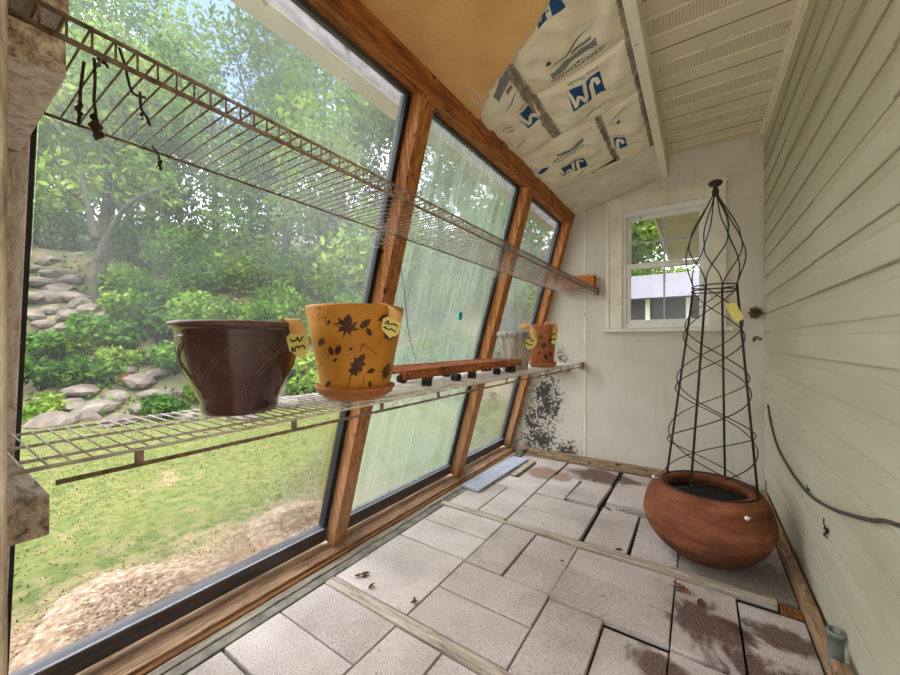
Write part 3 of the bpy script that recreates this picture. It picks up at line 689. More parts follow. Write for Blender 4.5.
# the mark reads from below: right of the text is -x, its top is +y
def stroke(grid, o, pts, w, e, cx, cy, sx, sy, mi):
    """thick poly-line in logo units (0..1 right, 0..1 up)"""
    pts = [Vector((*p, 0)) for p in pts]
    to = lambda p: (cx-p.x*sx, cy+p.y*sy)
    for a, b in zip(pts[:-1], pts[1:]):
        d = (b-a); d.normalize(); n = Vector((-d.y, d.x, 0))*w/2; a2 = a-d*w*.25; b2 = b+d*w*.25
        grid(o, [to(a2-n), to(b2-n), to(b2+n), to(a2+n)], e, mi, 4)
def text_on(surf, o, s, cx, cy, size, e, mi, x0, x1, stretch=1.0):
    cu = bpy.data.curves.new('txt', 'FONT'); cu.body = s; cu.size = size; cu.resolution_u = 1
    ob = bpy.data.objects.new('txt', cu); COL.objects.link(ob)
    dg = bpy.context.evaluated_depsgraph_get(); me = bpy.data.meshes.new_from_object(ob.evaluated_get(dg))
    vs = [surf(min(max(cx-v.co.x*stretch, x0), x1), cy+v.co.y, e) for v in me.vertices]
    o.add(vs, [tuple(p.vertices) for p in me.polygons], mi)
    bpy.data.objects.remove(ob); bpy.data.curves.remove(cu); bpy.data.meshes.remove(me)
def mark(t, surf, grid, xr, xl, yb, yt, x0, x1, full=True):
    """blue printed panel, white letters J M, small name line beneath; xr > xl because the text runs towards -x"""
    o = MB(); W, Hh = xr-xl, yt-yb; cl = lambda x: min(max(x, x0), x1)
    sk = 0.0
    grid(o, [(cl(xr), yb), (cl(xl), yb), (cl(xl), yt), (cl(xr), yt)], .0022, 0, 14)
    J = [(0.10, 0.40), (0.13, 0.20), (0.22, 0.13), (0.29, 0.26), (0.33, 0.62), (0.36, 1.0)]
    Mm = [(0.42, 0.0), (0.50, 0.62), (0.60, 0.80), (0.68, 0.40), (0.82, 0.78), (0.90, 1.0)]
    M2 = [(0.66, 0.32), (0.86, 0.86), (0.94, 0.0)]
    for pts, wd in ((J, .12), ([(0.44, 0.02), (0.53, 0.78), (0.58, 0.88), (0.66, 0.50), (0.70, 0.42), (0.84, 0.80), (0.88, 0.86), (0.95, 0.02)], .105)):
        stroke(grid, o, pts, wd, .0040, xr, yb, W, Hh, 1)
    text_on(surf, o, 'Johns Manville', xr, yb-Hh*.24, W*.155, .0025, 2, x0, x1)
    o.obj('printed_mark', ['printblue', 'paper', 'printdark'], t)
def arc(grid, surf, o, p0, p1, sag, w, mi):
    N = 14; pts = []
    a = Vector((*p0, 0)); b = Vector((*p1, 0)); d = b-a; n = Vector((-d.y, d.x, 0)).normalized()
    prev = None
    for i in range(N+1):
        tt = i/N; p = a+d*tt+n*sag*math.sin(PI*tt*2)*.5; ww = w*math.sin(PI*min(max(tt, .04), .96))
        cur = (p+n*ww/2, p-n*ww/2)
        if prev: o.add([surf(q.x, q.y, .0025) for q in (prev[0], cur[0], cur[1], prev[1])], [(0, 1, 2, 3)], mi)
        prev = cur
def greek(grid, o, xr, xl, ys, h, mi, rr):
    for y in ys:
        x = xr
        while x > xl+.012:
            w = rr.uniform(.006, .018); grid(o, [(x, y), (max(x-w, xl), y), (max(x-w, xl), y+h), (x, y+h)], .0024, mi, 2); x -= w+.004
rr = random.Random(3)
tA, sA, gA = batt('insulation_batt', -.672, -.236, 1.02, 1.714, .045, 'paper-faced insulation batt half hidden by the torn tan fibreboard, with a grey text block', 11, True, True)
o = MB(); gA(o, [(-.345, 1.565), (-.545, 1.60), (-.545, 1.635), (-.345, 1.60)], .0022, 0); gA(o, [(-.36, 1.545), (-.44, 1.55), (-.44, 1.565), (-.36, 1.56)], .0022, 0)
arc(gA, sA, o, (-.335, 1.50), (-.55, 1.575), .012, .008, 1); gA(o, [(-.525, 1.522), (-.545, 1.545), (-.543, 1.555), (-.520, 1.552)], .0024, 1, 3)
greek(gA, o, -.325, -.56, (1.640, 1.655), .007, 1, rr); o.obj('printed_text', ['printgrey', 'printdark'], tA)
mark(tA, sA, gA, -.40, -.56, 1.20, 1.345, -.665, -.24)
tB, sB, gB = batt('insulation_batt', -.665, -.238, 1.71, 2.105, .05, 'paper-faced insulation batt with the large blue printed mark in its middle', 12, True, True)
mark(tB, sB, gB, -.372, -.525, 1.765, 1.905, -.66, -.24)
o = MB(); arc(gB, sB, o, (-.34, 1.965), (-.56, 2.045), .010, .006, 0); o.obj('printed_line', ['printdark'], tB)
tC, sC, gC = batt('insulation_batt', -.945, -.672, 1.22, 2.125, .05, 'narrow paper-faced batt beside the brown header beam, its blue mark cut off at the edge', 13, True, True)
o = MB(); gC(o, [(-.69, 1.43), (-.775, 1.50), (-.775, 1.56), (-.69, 1.50)], .0022, 0); gC(o, [(-.70, 1.525), (-.735, 1.55), (-.735, 1.575), (-.70, 1.55)], .0022, 0)
arc(gC, sC, o, (-.69, 1.585), (-.79, 1.65), .006, .006, 1)
greek(gC, o, -.80, -.86, (1.76, 1.79, 1.93, 1.95), .008, 0, rr); o.obj('printed_text', ['printgrey', 'printdark'], tC)
mark(tC, sC, gC, -.60, -.752, 1.715, 1.86, -.955, -.690)
tD, sD, gD = batt('insulation_batt', -.96, -.452, 2.118, 2.69, .055, 'paper-faced batt nearest the small window, with a blue mark and a dark oval print', 14, True, True)
mark(tD, sD, gD, -.60, -.755, 2.385, 2.505, -.97, -.46)
o = MB(); q = [sD(-.835+.035*math.cos(a), 2.325+.022*math.sin(a), .0024) for a in np.linspace(0, 2*PI, 18)[:-1]]; o.add(q, [tuple(range(len(q)))], 2)
gD(o, [(-.56, 2.215), (-.72, 2.225), (-.72, 2.255), (-.56, 2.245)], .0022, 0); greek(gD, o, -.565, -.76, (2.265, 2.285), .008, 1, rr)
arc(gD, sD, o, (-.565, 2.555), (-.76, 2.595), .008, .006, 1); o.obj('printed_text', ['printgrey', 'printdark', 'printblue'], tD)
tE, sE, gE = batt('insulation_batt', -.458, -.238, 2.095, 2.74, .05, 'narrow paper-faced batt beside the cream fascia board, with half a blue mark', 15, True, True)
mark(tE, sE, gE, -.362, -.52, 2.39, 2.52, -.43, -.245)
o = MB(); arc(gE, sE, o, (-.31, 2.13), (-.42, 2.19), .006, .005, 0); o.add([sE(-.36, 2.20, .0024), sE(-.385, 2.22, .0024), sE(-.362, 2.235, .0024)], [(0, 1, 2)], 1); o.obj('printed_line', ['printdark', 'printblue'], tE)

# ---- near wall stub beside the doorway the view is taken from
mb = MB(); mb.prism([(-1.63, -.01, -.1), (-.63, -.01, -.1), (-.63, -.01, 2.20), (-1.02, -.01, 2.12)], (0, .062, 0))
struct(mb.obj('wall_near', 'jamb', keep=True))
struct(MB().box(-0.632, -0.598, -0.03, 0.0605, -0.05, 2.19).obj('trim_8', 'jamb', keep=True, bevel=0.003))
# baseboards
struct(MB().box(0.336, 0.3725, -1.0, 3.24, -0.02, 0.045).obj('baseboard_right', 'baseboard', keep=True, bevel=0.004))
struct(MB().box(-1.40, 0.33, 3.252, D-.001, -0.02, 0.050).obj('baseboard_far', 'basefar', keep=True, bevel=0.004))

# ================================================================ THINGS ON THE FLOOR
tag(MB().box(-1.343, 0.33, 1.020, 1.068, -0.04, 0.004).obj('divider_strip', 'strip', bevel=0.003), 'weathered wooden divider strip between the slabs, nearest to the viewer', 'wood strip', 'wooden strips set between the slabs')
tag(MB().box(-1.385, 0.262, 1.932, 1.980, -0.04, 0.004).obj('divider_strip', 'strip', bevel=0.003), 'weathered wooden divider strip between the slabs, just in front of the terracotta pot', 'wood strip', 'wooden strips set between the slabs')
tag(MB().box(0.268, 0.332, 1.895, 1.955, -0.04, 0.001).obj('wood_offcut', 'sillwet', bevel=0.003), 'short dark wood offcut at the right end of the second divider strip', 'offcut')
tag(MB().prism([(-1.402, 2.228, .004), (-1.254, 2.215, .004), (-1.228, 3.05, .004), (-1.374, 3.04, .004)], (0, 0, .018)).obj('loose_board', 'plank', bevel=0.003), 'smooth blue-grey loose board lying on the floor below the far pane', 'board')
tag(MB().prism([(-1.222, 2.66, -.008), (-1.172, 2.66, -.008), (-1.172, 3.07, -.008), (-1.222, 3.07, -.008)], (0, 0, .016)).obj('wood_batten', 'strip', bevel=0.002), 'pale thin wood slat lying beside the blue-grey loose board', 'slat')
# ---- terracotta pot
PX, PY = 0.030, 2.235
t = thing('terracotta_pot', (PX, PY, 0), 'large squat round terracotta pot on the floor in the right corner', 'pot')
prof = [(0.135, 0.0), (0.165, 0.012), (0.215, 0.055), (0.252, 0.105), (0.270, 0.155), (0.2745, 0.185), (0.268, 0.225), (0.256, 0.268), (0.239, 0.303), (0.221, 0.322), (0.205, 0.329), (0.176, 0.327), (0.170, 0.318), (0.172, 0.300), (0.205, 0.255)]
pr2 = []
for i in range(len(prof)-1):
    for k in range(4):
        p0, p1, p2, p3 = [Vector((*prof[min(max(j, 0), len(prof)-1)], 0)) for j in (i-1, i, i+1, i+2)]; q = k/4
        p = 0.5*((2*p1)+(p2-p0)*q+(2*p0-5*p1+4*p2-p3)*q*q+(3*p1-p0-3*p2+p3)*q**3); pr2.append((p.x, p.y))
pr2.append(prof[-1])
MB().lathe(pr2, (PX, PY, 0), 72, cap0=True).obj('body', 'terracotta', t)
MB().lathe([(0.001, 0.268), (0.10, 0.272), (0.196, 0.268)], (PX, PY, 0), 48).obj('soil', 'soil', t)
for (u, v) in ((656, 478), (745, 518)):
    r = ray(u, v); best = None
    for k in range(1600):
        q = Vector((0, 0, H))+r*(1.4+k*.0006); rho = math.hypot(q.x-PX, q.y-PY)
        pr = np.interp(q.z, [p[1] for p in prof[:11]], [p[0] for p in prof[:11]]) if q.z < .329 else 0
        if rho <= pr+.004: best = q; break
    if best is not None:
        d = Vector((best.x-PX, best.y-PY, 0.1)).normalized()
        s_ = MB(); s_.tube([best-d*.01, best+d*.008], .003, 6); s_.ball(best+d*.012, .0095, 8); s_.tube([best+d*.006, best+d*.006+Vector((.018, 0, .004))], .0022, 6)
        s_.obj('stud', 'whitevinyl', t)
# ---- trellis standing in it
t = thing('garden_trellis', (PX, PY, .329), 'tall dark wire trellis with onion-shaped top standing on the terracotta pot', 'trellis')
TZ0, TZ1, TZ2 = 0.331, 1.320, 1.775
C0 = Vector((.043, PY+.01, 0)); C1 = Vector((.066, PY+.01, 0))
def tc(z): return C0+(C1-C0)*min(1.2, (z-TZ0)/(TZ1-TZ0))
A0 = math.radians(-22)
def pol(z, r, a): c = tc(z); return Vector((c.x+r*math.cos(a), c.y+r*math.sin(a), z))
legA = [A0+k*PI/2 for k in range(4)]
R0, R1 = 0.198, 0.093
for a in legA:
    MB().tube([pol(TZ0, R0, a), pol(TZ1, R1, a)], .0052, 8).obj('upright', 'iron', t)
for z, r in ((TZ0, R0+.002), (TZ1, R1), (TZ1-.022, R1+.002)):
    MB().tube([pol(z, r, q) for q in np.linspace(0, 2*PI, 49)], .0032 if z > 1 else .0042, 6).obj('ring', 'iron', t)
for d in (1, -1):
    for k in range(2):
        pts = []
        for i in range(121):
            f = i/120; z = TZ0+.01+(TZ1-TZ0-.01)*(1-f); r = (R0+(R1-R0)*(z-TZ0)/(TZ1-TZ0))
            a = math.radians(-115)+k*PI+(PI/2 if d < 0 else 0)+d*2*PI*(1.31-z)/.54
            r2 = r*1.04
            pts.append(pol(z, r2, a))
        MB().tube(pts, .0026, 6).obj('spiral_wire', 'iron', t)
on = [(0, 1.0), (.12, 1.14), (.28, 1.30), (.42, 1.33), (.58, 1.12), (.72, .80), (.86, .42), (1, .10)]
for a in legA:
    for d in (1, -1):
        pts = []
        for i in range(41):
            f = i/40; z = TZ1+(TZ2-TZ1)*f; r = R1*np.interp(f, [p[0] for p in on], [p[1] for p in on])
            aa = a+d*(PI/4)*(0.5-0.5*math.cos(PI*min(1, f/.52)))
            if f > .52: aa = a+d*(PI/4)-d*0.35*math.sin(PI*(f-.52)/.48)*.5
            pts.append(pol(z, r, aa))
        pts = bez(pts[::4], 4)
        MB().tube(pts, .0028, 6).obj('onion_wire', 'iron', t)
MB().lathe([(.004, 0), (.014, .002), (.015, .03), (.010, .040), (.010, .050), (.024, .056), (.030, .064), (.028, .074), (.012, .082), (.001, .083)], (tc(TZ2).x, tc(TZ2).y, TZ2-.012), 20, cap0=True).obj('finial', 'iron', t)
# paper tag tied on the trellis
p = at_y(733, 312, PY-.085)
tg = thing('paper_tag', p, 'pale yellow paper tag tied to the wire trellis', 'tag')
ex = Vector((_c, _s, 0)); ez = Vector((0, 0, 1)); k = 1.86/368
F = lambda du, dv, d=0: p+ex*(du*k)+ez*(-dv*k)+Vector((_s, -_c, 0))*d
mb = MB(); mb.prism([F(-8, -8), F(2, -8, .004), F(9, 6, .008), F(2, 10, .006), F(-2, 4, .002)], (0.0006, -0.0008, 0)); mb.obj('card', 'tagpaper', tg)
mb = MB(); mb.prism([F(-3, 2, .010), F(3, 10, .012), F(-1, 9, .014)], (0.0006, -0.0008, 0)); mb.obj('folded_corner', 'tagpaper', tg)

# ---- pipe stub, block by right wall
mb = MB(); mb.lathe([(.019, 0), (.019, .10), (.022, .10), (.022, .115), (.0175, .115), (.0165, .06)], (0.350, 1.60, 0.045), 20); mb.box(.344, .356, 1.585, 1.60, .155, .170)
tag(mb.obj('pipe_stub', 'pipe'), 'short grey-green pipe stub beside the siding at bottom right', 'pipe')
tag(MB().box(0.330, 0.372, 1.49, 1.565, 0.046, 0.092).obj('wood_block', 'baseboard', bevel=0.003), 'small wood block in front of the pipe stub at bottom right', 'block')
# ---- cable along the siding
pts = [at_x(u, v, XR-.019) for u, v in ((768, 405), (771, 424), (778, 448), (790, 470), (800, 484), (812, 497), (830, 508), (850, 515), (870, 520), (900, 526))]
pts.append(pts[-1]+Vector((0, -.5, .10)))
tag(MB().tube(bez(pts, 6), .0055, 8).obj('cable', 'cable'), 'dark grey cable sagging across the cream siding', 'cable')
# ---- wasp nest and mud dab on the far wall
c = at_y(755, 313, D-.022)
mb = MB(); mb.ball(c+Vector((0, .012, 0)), .030, 12, sc=(1, .6, 1.1), jag=.08)
for i in range(70):
    q = random.uniform(0, 2*PI); rr_ = .036*math.sqrt(random.random()); x, z = c.x+rr_*math.cos(q)*1.0, c.z+rr_*math.sin(q)*1.15
    mb.lathe([(.0045, 0.0), (.0050, .014), (.0036, .014), (.003, .004)], (0, 0, 0), 6)
    # turn that cell to open into the room
    for vi in range(len(mb.v)-24, len(mb.v)):
        a = mb.v[vi]; mb.v[vi] = (x+a[0], c.y-.004-a[2]-.006*(1-rr_/.036), z+a[1])
tag(mb.obj('wasp_nest', 'nest'), 'brown papery wasp nest on the white wall beside the trellis', 'nest')
c = at_y(757, 339, D-.006); mb = MB()
for i in range(9): mb.ball(c+Vector((random.uniform(-.018, .018), 0, random.uniform(-.016, .016))), random.uniform(.005, .011), 8, sc=(1, .6, 1), jag=.2)
tag(mb.obj('mud_dab', 'nest'), 'small dark mud dab below the wasp nest', 'mud dab')

# ================================================================ SHELVES
LZ, UZ = 0.858, 1.492
YA, YB = 0.062, 3.235
def shelf(xf, xb, zt, label, upper):
    t = thing('wire_shelf', ((xf+xb)/2, (YA+YB)/2, zt), label, 'shelf', 'wire shelves along the glass wall')
    r = MB(); n = int((YB-YA)/.0254)
    for i in range(n+1):
        y = YA+.01+i*.0254
        if y > YB: break
        r.tube([(xf, y, zt), ((xf+xb)/2, y, zt+.001), (xb, y, zt)], .00165, 5)
    r.obj('wire_deck', 'wire' if not upper else 'rail', t)
    for (x, z, rad, nm) in ((xf, zt-.003, .0036, 'front_rail'), (xb, zt-.004, .0032, 'back_rail')):
        MB().tube([(x, YA, z), (x, YB, z)], rad, 6).obj(nm, 'rail' if upper else 'wire', t)
    xs = [xb+(xf-xb)*.42, xb+(xf-xb)*.80] if not upper else []
    for x in xs: MB().tube([(x, YA, zt-.004), (x, YB, zt-.004)], .003, 6).obj('stringer', 'wire', t)
    if upper:
        MB().tube([(xf, YA, zt-.034), (xf, YB-.0, zt-.034)], .0046, 6).obj('lip_rail', 'rail', t)
        l = MB()
        for i in range(n+1):
            y = YA+.01+i*.0254
            l.tube([(xf, y, zt), (xf, y, zt-.034)], .0017, 5)
        l.obj('lip_wires', 'rail', t)
    else:
        MB().tube([(xf, YA+.07, zt-.030), (xf, YB, zt-.030)], .0042, 6).obj('lip_rail', 'rail', t)
        for y in np.arange(0.235, YB, 0.305):
            MB().box(xf-.003, xf+.003, y-.006, y+.006, zt-.030, zt).obj('lip_tab', 'rail', t)
    # end clip on the far wall
    MB().box(xf-.02, xf+.012, YB-.002, D-.002, zt-.055, zt+.008).obj('end_clip', 'rail', t, bevel=.002)
    return t
shelf(-0.830, -1.170, LZ, 'lower wire shelf carrying the plant pots', False)
shelf(-0.710, -1.045, UZ, 'upper empty rusty wire shelf high across the glass wall', True)
# timber blocks that carry the shelf ends
def blk(x0, x1, y0, y1, z0, z1, mat, label):
    m = MB().box(x0, x1, y0, y1, z0, z1); m.m[0] = 1 if mat == 'block' else 0
    return tag(m.obj('shelf_block', [mat, 'palepaint'], bevel=.003), label, 'wood block', 'wood blocks under the shelf ends')
blk(-1.05, -0.705, 0.061, 0.122, 1.402, 1.453, 'block', 'brown and white weathered block under the upper shelf at top left')
blk(-1.03, -0.722, 0.061, 0.128, 1.497, 1.528, 'block', 'small weathered cleat lying on the upper shelf at top left')
blk(-1.14, -0.800, 0.061, 0.121, 0.760, 0.822, 'oldwood', 'grey weathered block under the lower shelf at the left edge')
blk(-1.00, -0.722, 3.215, 3.299, 1.500, 1.606, 'orangeblock', 'orange-brown timber block on the far wall at the end of the upper shelf')
blk(-1.16, -0.95, 3.24, 3.299, 0.775, 0.822, 'oldwood', 'small dark block under the lower shelf on the far wall')

# ---- pots on the lower shelf
SZ = LZ+.003
def conez(prof, z): return float(np.interp(z, [p[1] for p in prof], [p[0] for p in prof]))
# brown glazed pot
c = Vector((-1.026, .509, SZ))
t = thing('glazed_pot', c, 'dark brown glazed pot with wide rim and crossed grooves, nearest on the lower shelf', 'pot')
pf = [(.080, 0), (.086, .004), (.090, .020), (.0885, .030), (.093, .040), (.108, .075), (.124, .115), (.1335, .150), (.1400, .178), (.1402, .195), (.1420, .198), (.1405, .202), (.1410, .208), (.1425, .211), (.142, .217), (.151, .219), (.155, .225), (.154, .232), (.149, .236), (.136, .2345), (.129, .228), (.127, .18), (.10, .06), (.08, .02)]
mb = MB(); mb.lathe(pf, c, 72, cap0=True, cap1=True)
pf = [(r*1.035, z) for r, z in pf]; mb = MB(); mb.lathe(pf, c, 72, cap0=True, cap1=True); out = pf[:14]
for k in range(7):
    a0 = 2*PI*k/7
    for d in (1, -1):
        for off in (0, .10):
            pts = []
            for i in range(13):
                f = i/12; z = .045+.135*f; a = a0+off+d*(.50-.78*f**1.3); r = conez(out, z)+.0004
                pts.append((c.x+r*math.cos(a), c.y+r*math.sin(a), c.z+z))
            mb.tube(pts, .0015, 5, 1)
mb.lathe([(.1500, .2205), (.1625, .2262), (.1612, .2335), (.1550, .2372)], c, 72, 1)
mb.obj('body', ['brownglaze', 'wornglaze'], t)
MB().lathe([(.001, .182), (.127, .18)], c, 32).obj('soil', 'soil', t)
def hang_tag(px, ctr, R, w, h, rot, label, seed):
    """folded card on the rim of a round pot: px = where it hangs (survey px), ctr, R = the pot's axis and rim radius"""
    fw = Vector((-_s, _c, 0)); dc = Vector((ctr[0], ctr[1], 0)).dot(fw); lat = Vector((ctr[0], ctr[1], 0)).dot(ex)
    off = (px[0]-450)/FPX*dc-lat
    dep = dc-math.sqrt(max(0, R*R-off*off))-.008
    k = dep/FPX; o = Vector((0, 0, H))+ray(*px)*dep
    tg = thing('price_tag', o, label, 'tag', 'yellow tags on the pots')
    cr, sr = math.cos(rot), math.sin(rot)
    def F(a, b, d=0):     # card coordinates in px, b down, d towards the room
        x = a*cr-b*sr; y = a*sr+b*cr
        return o+ex*(x*k)-ez*(y*k)-fw*d
    mb = MB(); mb.prism([F(-w*.5, -h*.20), F(-w*.1, -h*.45), F(w*.38, -h*.40), F(w*.5, -h*.02), F(w*.45, h*.25), F(w*.12, h*.5), F(-w*.42, h*.22)], -fw*.0008); mb.obj('card', 'tagpaper', tg)
    r = random.Random(seed); mb = MB()
    for ln in (-.10, .17):
        x = -w*.32; pts = []
        while x < w*.34:
            pts.append(F(x, h*ln-abs(x)*0.05+r.uniform(-h*.09, h*.09)-x*.12, .0016)); x += w*r.uniform(.05, .11)
        mb.tube(bez(pts, 3), k*(.75 if w > 15 else .5), 5)
    mb.obj('handwriting', 'ink', tg)
    path = bez([(w*.06, -h*.30, .0016), (w*.02, -h*.52, .004), (-w*.16, -h*.76, .0), (-w*.50, -h*.80, -.016), (-w*.85, -h*.55, -.030)], 5)
    vs = []; fs = []
    for i, p in enumerate(path):
        q = .5-.12*i/len(path); vs += [F(p.x-w*q*.72, p.y+h*.10*i/len(path)*.2-h*.02, p.z), F(p.x+w*q*.80, p.y+h*.07, p.z-.001)]
    for i in range(len(path)-1): fs.append((2*i, 2*i+1, 2*i+3, 2*i+2))
    mb = MB(); mb.add(vs, fs, 0, True); so = mb.obj('strap', 'tagfold', tg)
    so.modifiers.new('thick', 'SOLIDIFY').thickness = .0008
    return tg
hang_tag((298, 343), c, .160, 22, 33, -.12, 'yellow tag hanging from the dark brown glazed pot', 1)
# yellow leaf pot on saucer
c = Vector((-.953, .848, SZ))
s_ = MB(); s_.lathe([(.086, 0), (.092, .002), (.112, .016), (.121, .020), (.1225, .030), (.129, .034), (.130, .043), (.126, .0445), (.118, .036), (.108, .014), (.09, .008)], c, 64, cap0=True, cap1=True)
tag(s_.obj('pot_saucer', 'saucer'), 'orange clay saucer under the yellow leaf-patterned pot', 'saucer')
cp = c+Vector((0, 0, .0095))
pf = [(.104, 0), (.108, .004), (.112, .03), (.130, .13), (.146, .205), (.155, .262), (.159, .282), (.1585, .289), (.153, .2905), (.149, .286), (.14, .25), (.105, .03)]
t = thing('leaf_pot', cp, 'mustard yellow pot with dark leaf motifs, second along the lower shelf', 'pot')
def leaf_shape(kind):
    if kind == 'maple':
        return [(0, -1), (.10, -.35), (.55, -.55), (.45, -.2), (1, .0), (.62, .18), (.78, .62), (.36, .42), (.30, .70), (0, 1.05), (-.30, .70), (-.36, .42), (-.78, .62), (-.62, .18), (-1, 0), (-.45, -.2), (-.55, -.55), (-.10, -.35)]
    if kind == 'oak':
        return [(0, -1.2), (.08, -.7), (.38, -.62), (.28, -.3), (.55, -.1), (.34, .12), (.52, .45), (.24, .5), (.22, .8), (0, 1.05), (-.22, .8), (-.24, .5), (-.52, .45), (-.34, .12), (-.55, -.1), (-.28, -.3), (-.38, -.62), (-.08, -.7)]
    return [(0, -1), (.45, -.35), (.5, .25), (0, 1), (-.5, .25), (-.45, -.35)]
def motif_pot(mb, cp, pf, outn, items):
    fw = Vector((-_s, _c, 0)); out = pf[:outn]
    def hit(u, v):
        r = ray(u, v); d0 = math.hypot(cp.x, cp.y)
        rn = math.hypot(r.x, r.y)
        for k in range(600):
            q = Vector((0, 0, H))+r*((d0-.2+k*.0006)/rn)
            if math.hypot(q.x-cp.x, q.y-cp.y) <= conez(out, q.z-cp.z)+.0012:
                return q
        return None
    for it in items:
        kind, u, v, size, rot = it[:5]
        if kind == 'stem':
            pts = [hit(a, b) for a, b in it[1]]; pts = [p for p in pts if p is not None]
            if len(pts) > 1: mb.tube(bez(pts, 4), .0011, 5, 1)
            continue
        pts = []
        for (x, y) in leaf_shape(kind):
            x *= size*1.25; y *= size*1.25; q = hit(u+x*math.cos(rot)+y*math.sin(rot), v-(-x*math.sin(rot)+y*math.cos(rot)))
            if q is None: pts = []; break
            pts.append(q)
        ctr = hit(u, v)
        if pts and ctr is not None:
            n = len(pts); mb.add([ctr]+pts, [(0, 1+i, 1+(i+1) % n) for i in range(n)], 1)
mb = MB(); mb.lathe(pf, cp, 72, cap0=True, cap1=True)
motif_pot(mb, cp, pf, 9, [('maple', 346, 327, 10.5, .25), ('oak', 365, 324, 6, .9), ('leaf', 369, 332, 4, -.5), ('oak', 314, 330, 8, -.6), ('leaf', 321, 342, 4, .5), ('leaf', 331, 351, 4.5, -.3), ('leaf', 338, 350, 5, .4), ('leaf', 335, 360, 2.5, .9),
    ('oak', 357, 366, 11, .55), ('leaf', 371, 371, 4, 1.2), ('oak', 386, 372, 7, .3), ('leaf', 393, 360, 3.5, 0), ('oak', 322, 377, 8, -.35), ('leaf', 328, 384, 3.5, .7), ('maple', 390, 336, 6, -.3), ('oak', 383, 318, 5, 1.0), ('leaf', 329, 322, 2.2, .3), ('leaf', 351, 349, 2.2, 1.1), ('leaf', 370, 384, 3, .1),
    ('stem', [(317, 321), (324, 317), (327, 325)], 0, 0, 0), ('stem', [(360, 352), (364, 345), (371, 350), (377, 354)], 0, 0, 0), ('stem', [(351, 378), (348, 386), (348, 391)], 0, 0, 0), ('stem', [(364, 376), (363, 384), (359, 390)], 0, 0, 0)])
mb.obj('body', ['yellowglaze', 'leafprint'], t)
MB().lathe([(.001, .225), (.134, .22)], cp, 32).obj('soil', 'soil', t)
hang_tag((391, 326), cp, .159, 20, 24, .32, 'yellow tag on the mustard leaf pot, in front of the fogged pane', 2)
# far pair of pots
c = Vector((-1.000, 2.245, SZ))
pf = [(.078, 0), (.082, .004), (.108, .205), (.1075, .212), (.118, .215), (.120, .240), (.117, .247), (.108, .244), (.08, .02)]
t = thing('flower_pot', c, 'grey crusted flower pot with banded rim near the far end of the lower shelf', 'pot')
MB().lathe(pf, c, 56, cap0=True, cap1=True).obj('body', 'greyclay', t)
MB().lathe([(.001, .20), (.102, .20)], c, 32).obj('soil', 'soil', t)
hang_tag((530, 341), c, .128, 14, 18, .40, 'small yellow tag between the grey pot and the orange-brown pot', 3)
c = Vector((-.945, 2.615, SZ))
tag(MB().lathe([(.080, 0), (.088, .003), (.104, .030), (.100, .034), (.09, .012)], c, 48, cap0=True, cap1=True).obj('pot_saucer', 'saucer'), 'orange-brown saucer under the farthest pot on the lower shelf', 'saucer')
cp = c+Vector((0, 0, .0125)); pf = [(.072, 0), (.077, .004), (.096, .25), (.101, .282), (.1005, .292), (.095, .291), (.072, .02)]
t = thing('leaf_pot', cp, 'orange-brown pot with dark leaf spots, farthest on the lower shelf', 'pot')
mb = MB(); mb.lathe(pf, cp, 56, cap0=True, cap1=True)
motif_pot(mb, cp, pf, 5, [('maple', 544, 346, 3, .2), ('oak', 550, 340, 2.5, .8), ('leaf', 541, 337, 2, .3), ('oak', 546, 357, 3, -.3), ('leaf', 539, 353, 2, .9), ('leaf', 551, 354, 2, .2)])
mb.obj('body', ['yellowglaze' if False else 'saucer', 'leafprint'], t)
MB().lathe([(.001, .24), (.09, .24)], cp, 32).obj('soil', 'soil', t)
hang_tag((553, 336), cp, .104, 10, 17, .1, 'small yellow tag on the far orange-brown pot beside the white wall', 4)

# ---- slatted plant caddies on castors
def caddy(y0, y1, x0, x1, label, rot):
    t = thing('plant_caddy', ((x0+x1)/2, (y0+y1)/2, SZ), label, 'plant caddy', 'slatted plant caddies on castors')
    z0, z1 = SZ+.042, SZ+.078; cx, cy = (x0+x1)/2, (y0+y1)/2
    def rt(p): dx, dy = p[0]-cx, p[1]-cy; return Vector((cx+dx*math.cos(rot)-dy*math.sin(rot), cy+dx*math.sin(rot)+dy*math.cos(rot), p[2]))
    for x in (x0, x1-.018):
        mb = MB(); mb.hexa([rt(p) for p in [(a, b, c_) for c_ in (z0, z1) for b in (y0, y1) for a in (x, x+.018)]])
        if x > x0:
            for i in range(6):
                p = rt((x1+.0003, y0+.022+(y1-y0-.045)*i/5, (z0+z1)/2+.004)); mb.ball(p, .0035, 6, 1, sc=(.5, 1.4, .7))
        mb.obj('side_rail', ['caddy', 'web'], t)
    n = 6
    for i in range(n):
        ya = y0+.004+(y1-y0-.045)*i/(n-1)
        mb = MB(); mb.hexa([rt(p) for p in [(a, b, c_) for c_ in (z1-.014, z1-.002) for b in (ya, ya+.036) for a in (x0+.018, x1-.018)]])
        mb.obj('slat', 'caddy', t, bevel=.0015)
    for (xx, yy) in ((x1-.035, y1-.29 if y1 < 1.52 else y0+.06), (x1-.035, y1-.06), (x0+.035, y1-.26 if y1 < 1.52 else y0+.06), (x0+.035, y1-.06)):
        p = rt((xx, yy, 0)); mb = MB()
        a = random.uniform(-.5, .5); ax = Vector((math.cos(a), math.sin(a), 0)); w = .0095
        for s_ in (-1, 1):
            q = Vector((p.x, p.y, SZ+.0185))+ax*s_*.010; mb.tube([q-ax*.0085, q-ax*.006, q+ax*.006, q+ax*.0085], .0185, 14)
        mb.tube([Vector((p.x, p.y, SZ+.02)), Vector((p.x, p.y, z0+.012))], .007, 8); mb.ball((p.x, p.y, SZ+.026), .013, 10)
        mb.obj('castor', 'black', t)
